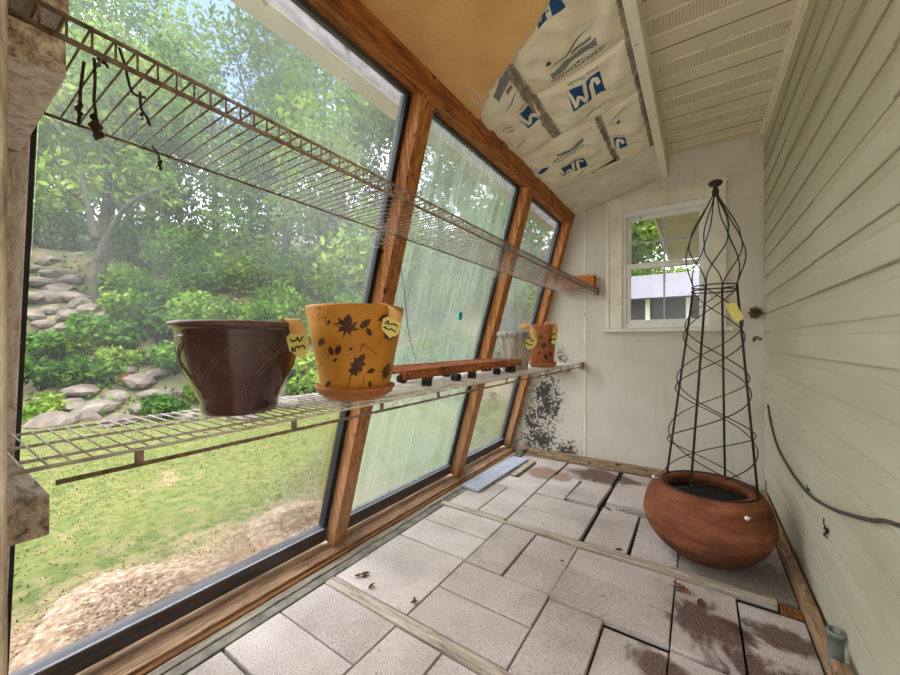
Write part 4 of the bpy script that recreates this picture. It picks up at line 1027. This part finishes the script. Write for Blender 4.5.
caddy(1.035, 1.50, -1.13, -.90, 'slatted wooden plant caddy on black castors right behind the yellow pot', .02)
caddy(1.53, 1.91, -1.13, -.90, 'slatted wooden plant caddy on black castors, middle one of three', -.03)
caddy(1.945, 2.115, -1.13, -.895, 'slatted wooden plant caddy on black castors, in front of the grey crusted pot', .0)

# ---- strings and dried vines, webs
def cord(name, pts, r, mat, label, cat, grp=None): return tag(MB().tube(bez(pts, 6), r, 5).obj(name, mat), label, cat, grp)
cord('string', [(-1.04, 1.145, UZ-.006), (-1.03, 1.17, 1.32), (-1.02, 1.20, 1.08), (-.99, 1.215, .965)], .0016, 'string', 'thin dark string hanging from the upper shelf in front of the fogged pane', 'string')
cord('string', [(-1.05, 2.36, UZ-.006), (-1.052, 2.37, 1.36), (-1.06, 2.40, 1.12)], .0014, 'string', 'thin dark string hanging in front of the far pane', 'string')
cord('string', [at_x(u, v, -.97) for u, v in ((410, 172), (414, 180), (420, 192), (423, 200))], .0013, 'string', 'short wire strand curling off the post above the upper shelf', 'string')
def vine(pts, pods, label):
    mb = MB(); mb.tube(bez(pts, 5), .0022, 5)
    for p, r in pods:
        for i in range(7): mb.ball(Vector(p)+Vector((random.uniform(-r, r)*.6, random.uniform(-r, r)*.6, random.uniform(-r, r)*1.6)), r*random.uniform(.35, .7), 7, jag=.25)
    tag(mb.obj('dried_vine', 'twig'), label, 'dried vine', 'dried vines hanging from the upper shelf')
V = lambda u, v, x=-.80: at_x(u, v, x)
vine([V(94, 58), V(95, 80), V(94, 100), V(96, 118), V(96, 140)], [(V(95, 122), .008), (V(97, 134), .009)], 'longest dried vine with a clump of dead leaves, hanging from the upper shelf at left')
vine([V(84, 62), V(81, 84), V(80, 100), V(79, 124)], [(V(80, 108), .006), (V(79, 118), .004)], 'thin dried vine with one small dead bud, leftmost on the upper shelf')
vine([V(97, 58), V(104, 61), V(108, 68)], [(V(102, 62), .006)], 'short crumpled dead leaf cluster caught on the upper shelf')
vine([V(119, 48), V(125, 66), V(129, 84), V(134, 94), V(146, 98)], [], 'curling bare dried stem on the upper shelf')
vine([V(152, 146, -.98), V(158, 154, -.98), V(160, 164, -.98)], [(V(160, 164, -.98), .006)], 'small dried stem at the back rail of the upper shelf')
vine([V(140, 92), V(141, 108), V(146, 116), V(150, 126)], [(V(141, 116), .004)], 'fine dried sprig on the upper shelf wires beside the curling stem')
def web(c, n, r, label):
    mb = MB(); c = Vector(c)
    for i in range(n):
        a = c+Vector([random.gauss(0, r) for _ in range(3)])*.7; b = c+Vector([random.gauss(0, r) for _ in range(3)])
        mb.tube([a, (a+b)/2-Vector((0, 0, .006)), b], .00045, 4)
    tag(mb.obj('cobweb', 'web'), label, 'cobweb', kind='stuff')
web(at_x(383, 232, -1.03), 60, .035, 'dusty cobweb between the upper shelf and the post behind the yellow pot')
web(at_x(498, 272, -1.03), 60, .04, 'dusty cobweb between the upper shelf and the post beside the far pane')
web(at_x(420, 383, -.98), 22, .025, 'dusty cobweb on the nearest plant caddy')

# ---- litter on the floor
def leaf_litter(u, v, size, mat, label, n=1, cat='dead leaf', name='dead_leaf', z=.004):
    p = at_z(u, v, z); mb = MB()
    for k in range(n):
        a = random.uniform(0, 6.28); q = p+Vector((random.uniform(-1, 1), random.uniform(-1, 1), 0))*size*.8*(n > 1)
        sh = leaf_shape('oak' if size > .03 else 'leaf'); vs = []
        for (x, y) in sh:
            x *= size*.7; y *= size; vs.append((q.x+x*math.cos(a)-y*math.sin(a), q.y+x*math.sin(a)+y*math.cos(a), z+.004+abs(x)*.5+random.uniform(0, .004)))
        vs = [(q.x, q.y, z+.0015)]+vs; m = len(sh)
        mb.add(vs, [(0, 1+i, 1+(i+1) % m) for i in range(m)])
        if n > 1: mb.tube([q, q+Vector((random.uniform(-1, 1)*size*1.4, random.uniform(-1, 1)*size*1.4, .006))], .0016, 5)
    o = mb.obj(name, mat); o.modifiers.new('thick', 'SOLIDIFY').thickness = .001
    return tag(o, label, cat, 'dead leaves on the floor')
leaf_litter(362, 575, .020, 'deadleaf', 'curled dead leaf bits on the large slab beside the nearest divider strip', 4)
leaf_litter(372, 587, .014, 'deadleaf', 'small dark dead leaf right of the curled leaf bits', 2)
leaf_litter(415, 602, .016, 'deadleaf', 'tiny dried twig on the joint in front of the nearest divider strip', 2, 'twig', 'dry_twig')
leaf_litter(619, 551, .022, 'deadleaf', 'small reddish dead leaf beside the second divider strip')
leaf_litter(608, 510, .026, 'deadleaf', 'reddish dead leaf on the far slabs left of the terracotta pot')
leaf_litter(686, 593, .038, 'deadleaf', 'large ragged dead leaf on the soil-stained slab', 2)
leaf_litter(700, 603, .026, 'deadleaf', 'smaller dead leaf touching the ragged leaf on the stained slab')
leaf_litter(562, 562, .012, 'deadleaf', 'tiny dead leaf fragment on the middle slabs')
leaf_litter(367, 557, .012, 'tagpaper' if False else 'web', 'small white paper scrap beside the sill', 1, 'scrap', 'paper_scrap')
leaf_litter(505, 521, .018, 'deadleaf', 'dark dead leaf lying on the second divider strip')
for (u, v, s_, lab) in ((827, 531, .034, 'shrivelled dead leaf stuck to the lower siding, below the cable'), (809, 490, .018, 'small shrivelled leaf caught on the cable at the siding')):
    p = at_x(u, v, XR-.018); mb = MB(); 
    for i in range(4):
        q = Vector((random.uniform(-.004, 0), random.uniform(-1, 1)*s_, random.uniform(-1, 1)*s_)); mb.tube([p, p+q*.6+Vector((-.004, 0, 0)), p+q], .0022, 5)
    mb.ball(p, s_*.3, 8, sc=(.5, 1, 1), jag=.3)
    tag(mb.obj('dead_leaf', 'twig'), lab, 'dead leaf')

# small cyan plastic clip on the far side of the fogged pane
p = gl(1.235, -.077, 1.965); mb = MB(); mb.ball(p, .021, 10, sc=(.30, 1, 1.25), jag=.12)
mb.ball(p+Vector((0, -.012, -.022)), .010, 8, sc=(.4, 1, 1)); tag(mb.obj('cyan_sticker', 'cyan'), 'small cyan blob stuck on the fogged pane', 'sticker')

# ================================================================ OUTSIDE
# ---- gutter hung off the top of the glass wall
t = thing('rain_gutter', (-1.19, 1.0, 2.145), 'stained rain gutter hanging outside above the sloping panes', 'gutter')
xb = -1.13; ga, gb = -1.4, 3.55
mb = MB(); mb.box(xb-.003, xb, ga, gb, 2.125, 2.200); mb.obj('back', 'gutterback', t)
mb = MB(); mb.prism([(xb, ga, 2.125), (xb-.09, ga, 2.125), (xb-.118, ga, 2.15), (xb-.13, ga, 2.20), (xb-.134, ga, 2.20), (xb-.122, ga, 2.147), (xb-.093, ga, 2.122), (xb, ga, 2.122)], (0, gb-ga, 0)); mb.obj('trough', 'gutter', t)
for y in (-.4, .95, 2.35): MB().box(xb-.13, -1.0, y, y+.02, 2.190, 2.196).obj('hanger', 'gutter', t)

# ---- ground and hill
def hs(x, y): return (x+7.5)*-.752+(y-1.7)*.66
def hz(x, y):
    s_ = hs(x, y)
    if s_ <= 0: return G
    base = .62*s_ if s_ < 6 else 3.72+.30*(s_-6)
    return G + base*min(1, s_/.6) + .12*math.sin(1.9*x+.7*y)*min(1, s_/2)+.08*math.sin(3.1*y-1.3*x)*min(1, s_/2)
mb = MB(); mb.box(-14, -1.62, -9, 16, G-.05, G); mb.box(-1.62, 14, -9, -1.7, G-.05, G); mb.box(-1.62, 14, D+.1, 16, G-.05, G)
mb.box(XR+.12, 14, -1.7, D+.1, G-.05, G); mb.box(-1.62, XR+.12, -1.7, D+.1, G-.05, G-.001)
struct(mb.obj('ground', 'ground', keep=True))
NX, NY = 70, 90; vs = []; fs = []
for j in range(NY+1):
    for i in range(NX+1):
        s_ = -0.4+i*30/NX*(.25+.75*i/NX); q = -16+j*42/NY
        x = -7.5+s_*-.752+q*.66; y = 1.7+s_*.66+q*.752
        vs.append((x, y, hz(x, y)-(.03 if s_ < 0 else 0)))
for j in range(NY):
    for i in range(NX): fs.append((j*(NX+1)+i, j*(NX+1)+i+1, (j+1)*(NX+1)+i+1, (j+1)*(NX+1)+i))
mb = MB(); mb.add(vs, fs, 0, True); struct(mb.obj('hill_slope', 'hill', keep=True))
struct(MB().box(-3.5, 6, -8.5, -2.3, G, G+.02).obj('bounce_slab', 'bounce_slab', keep=True))  # unseen pale slab added behind the camera to bounce sunlight indoors
# ---- grass blades
def raw(name, V_, F_, mat):
    me = bpy.data.meshes.new(name); me.from_pydata(V_, [], F_); me.materials.append(MAT[mat]); o = bpy.data.objects.new(name, me); COL.objects.link(o); return o
n = 130000
X = -1.75-np.abs(rng.beta(1.1, 1.9, n))*9.5; Y = -1.5+rng.random(n)*12.0
S = (X+7.5)*-.752+(Y-1.7)*.66
keep = (S < .5)
thin = np.clip((-X-1.9)/.9, .06, 1)*(0.55+0.45*np.sin(2.1*X+1.7*Y)*np.sin(1.3*Y-.8*X+1)); keep &= (rng.random(n) < np.clip(thin*1.5, .10, 1))
X, Y = X[keep], Y[keep]; n = len(X); a = rng.random(n)*6.283; w = .0025+.003*rng.random(n); h = .005+.010*rng.random(n); lx, ly = rng.normal(0, .010, n), rng.normal(0, .010, n)
Vv = np.empty((n, 3, 3)); Vv[:, 0] = np.stack([X-w*np.cos(a), Y-w*np.sin(a), np.full(n, G-.002)], 1); Vv[:, 1] = np.stack([X+w*np.cos(a), Y+w*np.sin(a), np.full(n, G-.002)], 1); Vv[:, 2] = np.stack([X+lx, Y+ly, G+h], 1)
go = raw('lawn_grass', Vv.reshape(-1, 3).tolist(), np.arange(3*n).reshape(-1, 3).tolist(), 'grassblade')
tag(go, 'short green grass of the lawn outside the sloping glass', 'grass', kind='stuff')
# ---- mulch beds
def mulch(outline, nchips, label):
    cx = sum(p[0] for p in outline)/len(outline); cy = sum(p[1] for p in outline)/len(outline)
    ring = bez([(x, y, 0) for x, y in outline]+[(outline[0][0], outline[0][1], 0)], 5)[:-1]
    mb = MB(); m = len(ring); vs = [(cx, cy, G+.045)]
    for f_, z in ((.6, .038), (.9, .022), (1.0, -.005)): vs += [(cx+(p.x-cx)*f_, cy+(p.y-cy)*f_, G+z) for p in ring]
    fs = [(0, 1+i, 1+(i+1) % m) for i in range(m)]
    for r in (0, 1): fs += [(1+r*m+i, 1+r*m+(i+1) % m, 1+(r+1)*m+(i+1) % m, 1+(r+1)*m+i) for i in range(m)]
    mb.add(vs, fs, 0, True)
    for i in range(nchips):
        k = random.randrange(m); f_ = math.sqrt(random.random())*.98; x = cx+(ring[k].x-cx)*f_; y = cy+(ring[k].y-cy)*f_; z = G+.045*(1-f_**2)+.006
        a, b = random.uniform(0, 6.28), random.uniform(-.5, .5); l, w_ = random.uniform(.005, .014), random.uniform(.002, .006)
        d1 = Vector((math.cos(a), math.sin(a), b))*l; d2 = Vector((-math.sin(a), math.cos(a), random.uniform(-.4, .4)))*w_; p = Vector((x, y, z))
        mb.add([p-d1-d2, p+d1-d2, p+d1+d2, p-d1+d2], [(0, 1, 2, 3)])
    tag(mb.obj('mulch_bed', 'chips'), label, 'mulch', kind='stuff')
mulch([(-2.17, .27), (-2.40, .38), (-2.45, .60), (-2.28, .80), (-2.05, .98), (-1.80, .92), (-1.70, .60), (-1.72, .25), (-1.95, .16)], 6000, 'rounded bed of brown wood chips nearest on the lawn outside')
mulch([(-2.36, 1.20), (-2.44, 1.45), (-2.32, 1.66), (-2.05, 1.75), (-1.80, 1.60), (-1.78, 1.25), (-2.05, 1.08)], 4000, 'second bed of brown wood chips outside beside the timber post')
tag(MB().tube([at_z(190, 606, G+.055), at_z(220, 586, G+.055)], .006, 6).obj('fallen_stick', 'twig'), 'thin dark stick lying on the nearest wood chip bed', 'stick')
# ---- rocks on the slope
def rock(c, r, sc, seed):
    rr_ = random.Random(seed); bm = bmesh.new(); bmesh.ops.create_icosphere(bm, subdivisions=2, radius=1)
    ph = [Vector((rr_.gauss(0, 1), rr_.gauss(0, 1), rr_.gauss(0, 1))).normalized() for _ in range(5)]
    for v in bm.verts:
        k = 1.0
        for q in ph: k = min(k, .72/max(.15, v.co.dot(q)+.001)) if v.co.dot(q) > .72 else k
        v.co = Vector((v.co.x*r*sc[0], v.co.y*r*sc[1], v.co.z*r*sc[2]))*k
    me = bpy.data.meshes.new('rock'); bm.to_mesh(me); bm.free(); me.materials.append(MAT['rock'])
    o = bpy.data.objects.new('rock', me); o.location = c; COL.objects.link(o); return o
def on_hill(u, v):
    r = ray(u, v)
    for k in range(1, 900):
        q = Vector((0, 0, H))+r*(4+k*.03)
        if q.z <= hz(q.x, q.y): return q
    return None
spots = []
for (u, v, r) in [(138, 384, .26), (128, 372, .2), (160, 376, .2), (143, 412, .22), (176, 411, .22), (98, 412, .26), (70, 408, .24), (45, 402, .2), (40, 340, .24), (60, 344, .2), (40, 285, .34), (62, 292, .30), (75, 300, .34), (48, 300, .3), (84, 306, .28), (58, 276, .3), (110, 296, .26), (133, 300, .24), (90, 420, .2), (120, 424, .22), (55, 425, .24), (150, 395, .18), (117, 399, .2), (82, 392, .2), (66, 378, .22), (152, 362, .16), (34, 318, .26), (96, 330, .2), (44, 372, .2), (165, 395, .17), (190, 392, .2), (188, 418, .2), (215, 400, .24), (245, 418, .2), (290, 405, .22), (108, 360, .2), (72, 318, .24), (50, 264, .28), (36, 300, .3), (52, 312, .28), (68, 330, .24), (90, 312, .26), (46, 326, .24), (104, 318, .2), (36, 272, .3), (74, 282, .3)]:
    q = on_hill(u, v)
    if q is not None: spots.append((q, r))
for i, (q, r) in enumerate(spots):
    rk = random.Random(i); o = rock(q+Vector((0, 0, r*.12)), r*rk.uniform(.8, 1.1), (rk.uniform(.9, 1.5), rk.uniform(.8, 1.2), rk.uniform(.5, .75)), i)
    o.rotation_euler = (0, 0, rk.uniform(0, 6))
    tag(o, 'pale grey-brown rock on the overgrown slope behind the near pane', 'rock', 'rocks on the slope')
# ---- leaves, trees, shrubs
def leaf_cloud(blobs, size):
    """blobs: (centre, radii, count); returns an array of loose leaf quads"""
    P = []
    for (c, r, n) in blobs:
        d = rng.normal(size=(n, 3)); d /= np.linalg.norm(d, axis=1)[:, None]; k = rng.random(n)**(1/2.2)
        P.append(np.array(c)+d*k[:, None]*np.array(r))
    P = np.concatenate(P); n = len(P)
    a = rng.normal(size=(n, 3)); a /= np.linalg.norm(a, axis=1)[:, None]
    b = np.cross(a, rng.normal(size=(n, 3))); b /= np.linalg.norm(b, axis=1)[:, None]
    s1 = (size*(.6+.8*rng.random(n)))[:, None]; s2 = s1*.45
    Vq = np.stack([P-a*s1, P+b*s2, P+a*s1, P-b*s2], 1)
    return Vq.reshape(-1, 3), np.arange(4*n).reshape(-1, 4)
def foliage(name, parent, blobs, size, mat):
    V_, F_ = leaf_cloud(blobs, size); V_ = V_-np.array(parent['_w'])
    o = raw(name, V_.tolist(), F_.tolist(), mat); o.parent = parent; return o
def tree(u, d, h, r, n, mat, label, lean=(0, 0), trunk=.10, fork=None, low=.25, leaf=.09):
    p = at_d(u, d); p.z = hz(p.x, p.y)-.05
    t = thing('leafy_tree', p, label, 'tree', 'trees behind the lawn')
    top = p+Vector((lean[0], lean[1], h*.75))
    mb = MB(); mb.tube(bez([p, p+Vector((lean[0]*.2+.06, lean[1]*.2, h*.2)), p+Vector((lean[0]*.5-.05, lean[1]*.5, h*.45)), top], 6), trunk, 10, taper=trunk*.35); mb.obj('trunk', 'bark', t)
    blobs = []
    br = MB(); rk = random.Random(int(u*7+d*13))
    for k in range(9):
        a = rk.uniform(0, 6.28); z = h*(low+(1-low)*(k+.5)/9); rad = r*(1-.45*abs((k+.5)/9-.45))*rk.uniform(.45, .85)
        b0 = p+Vector((lean[0]*z/h, lean[1]*z/h, z*.8)); c = p+Vector((lean[0]*z/h+math.cos(a)*rad, lean[1]*z/h+math.sin(a)*rad, z+.15*h*.2))
        br.tube(bez([b0, (b0+c)/2+Vector((0, 0, .1)), c], 4), trunk*.30, 6, taper=trunk*.1)
        blobs.append((c, (r*.58, r*.58, h*.14), n//6))
    if fork:
        for f in fork: br.tube(bez(f, 5), trunk*.55, 7, taper=trunk*.2)
    br.obj('branch', 'bark', t)
    foliage('foliage', t, blobs, leaf, mat); return t
def shrub(u, v, r, n, mat, label, leaf=.06, grp='shrubs on the slope'):
    p = on_hill(u, v)
    if p is None: return
    t = thing('leafy_shrub', p, label, 'shrub', grp); blobs = []; st = MB(); rk = random.Random(int(u*3+v))
    for k in range(5):
        c = p+Vector((rk.uniform(-r, r)*.7, rk.uniform(-r, r)*.7, r*rk.uniform(.35, .95))); st.tube([p-Vector((0, 0, .05)), (p+c)/2+Vector((0, 0, .05)), c], .012, 5, taper=.004); blobs.append((c, (r*.55, r*.55, r*.45), n//4))
    st.obj('stem', 'bark', t); foliage('foliage', t, blobs, leaf, mat)
B_ = lambda u, v, d: Vector((0, 0, H))+ray(u, v)*d
tree(98, 8.3, 5.6, 1.7, 3600, 'leaf_b', 'dark-trunked forked tree on the slope, seen left of the brown pot', (0, .3), .13, [[B_(98, 262, 7.2), B_(106, 240, 7.2), B_(128, 205, 7.1), B_(160, 188, 7.1)], [B_(96, 240, 7.2), B_(88, 205, 7.2), B_(80, 170, 7.2)]], .40)
tree(45, 10.5, 7.5, 2.2, 4200, 'leaf_a', 'tall leafy tree behind the left edge of the near pane', (0, 0), .14)
tree(150, 12.5, 7.6, 2.2, 4600, 'leaf_b', 'yellow-green tree just right of the forked tree', (0, 0), .14)
tree(215, 11.5, 5.6, 2.1, 4600, 'leaf_a', 'rounded tree rising behind the dark brown pot', (0, 0), .13, low=.15)
tree(285, 10.5, 6.6, 2.1, 4600, 'leaf_a', 'green tree behind the gap between the two near pots', (0, 0), .13, low=.12)
tree(345, 9.6, 5.6, 1.9, 4200, 'leaf_b', 'bright green tree seen left of the post behind the yellow pot', (0, 0), .12, low=.12)
tree(325, 15.0, 9.6, 2.6, 4600, 'leaf_c', 'tall pale grey-green tree reaching up towards the gutter', (0, 0), .17, low=.4)
tree(250, 16.0, 7.4, 2.4, 3600, 'leaf_c', 'pale grey-green tree below the patch of blue sky', (0, 0), .17, low=.35)
tree(110, 15.5, 11.0, 3.0, 5200, 'leaf_a', 'tallest tree at the back left of the slope', (0, 0), .18, low=.35)
tree(168, 10.5, 4.2, 1.6, 4200, 'leaf_a', 'low dense tree filling the gap right of the forked tree', (0, 0), .10, low=.02)
tree(72, 11.5, 4.6, 1.7, 4200, 'leaf_a', 'low dense tree filling the gap left of the forked tree', (0, 0), .10, low=.02)
tree(20, 14.0, 9.5, 2.6, 4200, 'leaf_b', 'leafy tree partly hidden by the pale near post', (0, 0), .16, low=.3)
tree(410, 10.0, 6.0, 2.0, 4400, 'leaf_a', 'green tree behind the left half of the fogged pane', (0, 0), .13, low=.1)
tree(470, 10.5, 6.5, 2.1, 4400, 'leaf_a', 'green tree behind the right half of the fogged pane', (0, 0), .13, low=.1)
tree(530, 11.0, 6.6, 2.0, 4200, 'leaf_a', 'green tree filling the far pane', (0, 0), .13, low=.08)
tree(565, 14.5, 9.0, 2.3, 3600, 'leaf_c', 'pale tree standing behind the far pane beyond the green one', (0, 0), .15, low=.2)
tree(440, 15.0, 9.5, 2.4, 3600, 'leaf_c', 'pale tall tree at the back behind the fogged pane', (0, 0), .15, low=.3)
SH = [(110, 350, .5, 900, 'leaf_a'), (128, 325, .45, 700, 'leaf_b'), (40, 390, .4, 700, 'leaf_a'), (100, 385, .4, 700, 'leaf_a'), (155, 345, .5, 900, 'leaf_a'), (180, 330, .6, 900, 'leaf_b'), (205, 405, .4, 700, 'leaf_b'), (165, 418, .3, 500, 'leaf_a'), (50, 418, .3, 500, 'leaf_b'), (240, 370, .6, 900, 'leaf_a'), (300, 380, .55, 900, 'leaf_b'), (330, 385, .5, 700, 'leaf_a'), (75, 358, .4, 700, 'leaf_b'), (270, 345, .7, 900, 'leaf_a'), (310, 345, .7, 900, 'leaf_a'), (425, 375, .6, 900, 'leaf_a'), (470, 370, .6, 900, 'leaf_a'), (520, 370, .6, 900, 'leaf_b'), (545, 378, .5, 700, 'leaf_a'), (145, 300, .7, 900, 'leaf_b'), (200, 300, .8, 900, 'leaf_a')]
SH += [(45, 215, 1.6, 2600, 'leaf_a'), (90, 225, 1.7, 2600, 'leaf_a'), (135, 220, 1.8, 2600, 'leaf_b'), (180, 225, 1.8, 2600, 'leaf_a'), (225, 232, 1.8, 2600, 'leaf_a'), (270, 240, 1.8, 2600, 'leaf_b'), (315, 248, 1.8, 2600, 'leaf_a'), (360, 262, 1.7, 2400, 'leaf_a'), (410, 280, 1.6, 2000, 'leaf_a'), (460, 290, 1.6, 2000, 'leaf_b'), (510, 295, 1.6, 2000, 'leaf_a'), (560, 300, 1.5, 2000, 'leaf_a'), (20, 250, 1.4, 2000, 'leaf_b'), (150, 320, .7, 1100, 'leaf_a'), (95, 345, .45, 800, 'leaf_a'), (120, 372, .35, 600, 'leaf_b'), (175, 375, .5, 800, 'leaf_a'), (60, 362, .4, 700, 'leaf_a'), (190, 285, 1.1, 1800, 'leaf_a'), (240, 300, 1.2, 1900, 'leaf_b'), (295, 300, 1.2, 1900, 'leaf_a'), (345, 310, 1.1, 1800, 'leaf_b'), (355, 350, .9, 1500, 'leaf_a'), (395, 320, 1.1, 1500, 'leaf_a'), (445, 320, 1.1, 1500, 'leaf_a'), (500, 325, 1.1, 1500, 'leaf_b'), (560, 340, 1.0, 1500, 'leaf_a'), (170, 265, 1.1, 1700, 'leaf_b'), (120, 262, 1.1, 1600, 'leaf_a'), (60, 245, 1.1, 1600, 'leaf_b'), (250, 335, .9, 1500, 'leaf_a'), (200, 345, .8, 1200, 'leaf_a'), (330, 335, .9, 1300, 'leaf_a'), (220, 385, .5, 800, 'leaf_a'), (310, 400, .4, 700, 'leaf_b'), (130, 340, .4, 600, 'leaf_a')]
for i, (u, v, r, n, m) in enumerate(SH):
    shrub(u, v, r, n, m, {'leaf_a': 'mid green leafy shrub among the rocks on the slope', 'leaf_b': 'bright yellow-green shrub among the rocks on the slope'}[m])
qs = []
for k in range(9000):
    s_ = rng.random()**1.3*11; q = rng.uniform(-9, 12); x = -7.5+s_*-.752+q*.66; y = 1.7+s_*.66+q*.752
    if math.sin(1.7*x+2.3*y)+math.sin(2.9*y-1.1*x)+.5*math.sin(5*x) > -.25: qs.append((x, y, hz(x, y)+.04+.10*rng.random()))
V_, F_ = leaf_cloud([(q, (.12, .12, .05), 2) for q in qs], .05)
tag(raw('ground_cover', V_.tolist(), F_.tolist(), 'leaf_a'), 'low green leafy ground cover spreading over the slope', 'ground cover', kind='stuff')
shrub(126, 385, .17, 260, 'leaf_o', 'small russet orange plant between the rocks on the slope', .04, None)
# ---- beyond the small window: house eave, outbuilding, tree
t = thing('house_eave', (0.1, 5.2, 2.4), 'beige house eave seen through the small far window', 'eave')
mb = MB(); mb.box(-.40, .9, D+.12, 7.6, 2.47, 2.50); mb.obj('eave_soffit', 'eave', t)
MB().box(-.425, -.40, D+.12, 7.6, 2.43, 2.58).obj('fascia', 'fascia', t)
MB().box(XR, XR+.12, D+.12, 7.6, G, 2.47).obj('house_wall', 'siding', t)
t = thing('outbuilding', (-1.2, 9.0, G), 'dark outbuilding with pale shingle roof seen through the small far window', 'outbuilding')
MB().box(-1.75, 3.0, 8.6, 11, G, 1.95).obj('wall', 'siding_far', t)
mb = MB(); mb.prism([(-1.95, 8.2, 1.90), (-1.95, 9.9, 2.62), (-1.95, 11.6, 1.90)], (5.2, 0, 0)); mb.obj('roof', 'shingle', t)
mb = MB(); 
for x in (-1.6, -.9, -.2): mb.box(x, x+.08, 8.5, 8.6, G, 1.93)
mb.box(-1.75, 3, 8.5, 8.6, .78, .84); mb.obj('porch_post', 'fascia', t)
pt = Vector((-1.9, 13.5, G)); t = thing('leafy_tree', pt, 'sunlit green tree behind the outbuilding, seen through the small window', 'tree', 'trees behind the lawn')
MB().tube([pt, pt+Vector((0, 0, 3))], .14, 10, taper=.06).obj('trunk', 'bark', t)
foliage('foliage', t, [(pt+Vector((random.uniform(-2.4, 2.0), random.uniform(-1, 1), random.uniform(1.8, 6.0))), (1.3, 1.3, 1.0), 900) for _ in range(14)], .1, 'leaf_b')

# ================================================================ LIGHT, CAMERA
wd = bpy.data.worlds.new('World'); SC.world = wd; wd.use_nodes = True; nt = wd.node_tree; nt.nodes.clear()
wo = nt.nodes.new('ShaderNodeOutputWorld'); bg = nt.nodes.new('ShaderNodeBackground'); sky = nt.nodes.new('ShaderNodeTexSky')
sky.sky_type = 'NISHITA'; sky.sun_disc = False; sky.sun_elevation = math.radians(50); sky.sun_rotation = math.radians(100); sky.air_density = 1.0; sky.dust_density = 2.5; sky.ozone_density = 1.0
tcw = nt.nodes.new('ShaderNodeTexCoord'); cn = noise(nt, tcw.outputs['Generated'], 2.2, 6, .55, .4)
cf = ramp(nt, cn, [(0.36, 0.25), (0.52, 0.92)])
d0 = ray(238, 30).normalized(); dp = node(nt, 'ShaderNodeVectorMath', operation='DOT_PRODUCT'); nt.links.new(tcw.outputs['Generated'], dp.inputs[0]); dp.inputs[1].default_value = d0
gap = ramp(nt, math_n(nt, 'ADD', dp.outputs['Value'], math_n(nt, 'MULTIPLY', math_n(nt, 'SUBTRACT', cn, .5), .35)), [(0.955, 0.0), (0.985, 1.0)])
skyc = mixc(nt, gap, mixc(nt, cf, sky.outputs[0], (4.82, 4.80, 4.92)), mixc(nt, 1.0, sky.outputs[0], (.42, .40, .38), 'MULTIPLY'))
sz = nt.nodes.new('ShaderNodeSeparateXYZ'); nt.links.new(tcw.outputs['Generated'], sz.inputs[0])
ov = node(nt, 'ShaderNodeMapRange'); ov.inputs[1].default_value = 0; ov.inputs[2].default_value = 1; ov.inputs[3].default_value = .18; ov.inputs[4].default_value = .66
nt.links.new(sz.outputs[2], ov.inputs[0]); nt.links.new(ov.outputs[0], bg.inputs[1])      # overcast sky: brightest overhead
nt.links.new(skyc, bg.inputs[0])
nt.links.new(bg.outputs[0], wo.inputs[0])
sl = bpy.data.lights.new('sun', 'SUN'); sl.energy = 1.3; sl.angle = math.radians(12); sl.color = (1, .95, .86)
so = bpy.data.objects.new('sun', sl); COL.objects.link(so); so.rotation_euler = Vector((-.50, .30, -.80)).to_track_quat('-Z', 'Y').to_euler()
cd = bpy.data.cameras.new('camera'); cam = bpy.data.objects.new('camera', cd); COL.objects.link(cam)
cam.location = (0, 0, H); cam.rotation_euler = (PI/2, 0, YAW); cd.sensor_width = 36; cd.lens = 36*FPX/900; cd.shift_y = 3.5/900; cd.clip_start = .01; cd.clip_end = 200
SC.camera = cam
vs_ = SC.view_settings; vs_.view_transform = 'Standard'; vs_.look = 'None'; vs_.exposure = 1.70; vs_.gamma = 1; vs_.use_curve_mapping = False
SC.cycles.max_bounces = 10; SC.cycles.diffuse_bounces = 6; SC.cycles.transparent_max_bounces = 16; SC.cycles.sample_clamp_indirect = 8
for o in SC.objects:
    if '_w' in o: del o['_w']
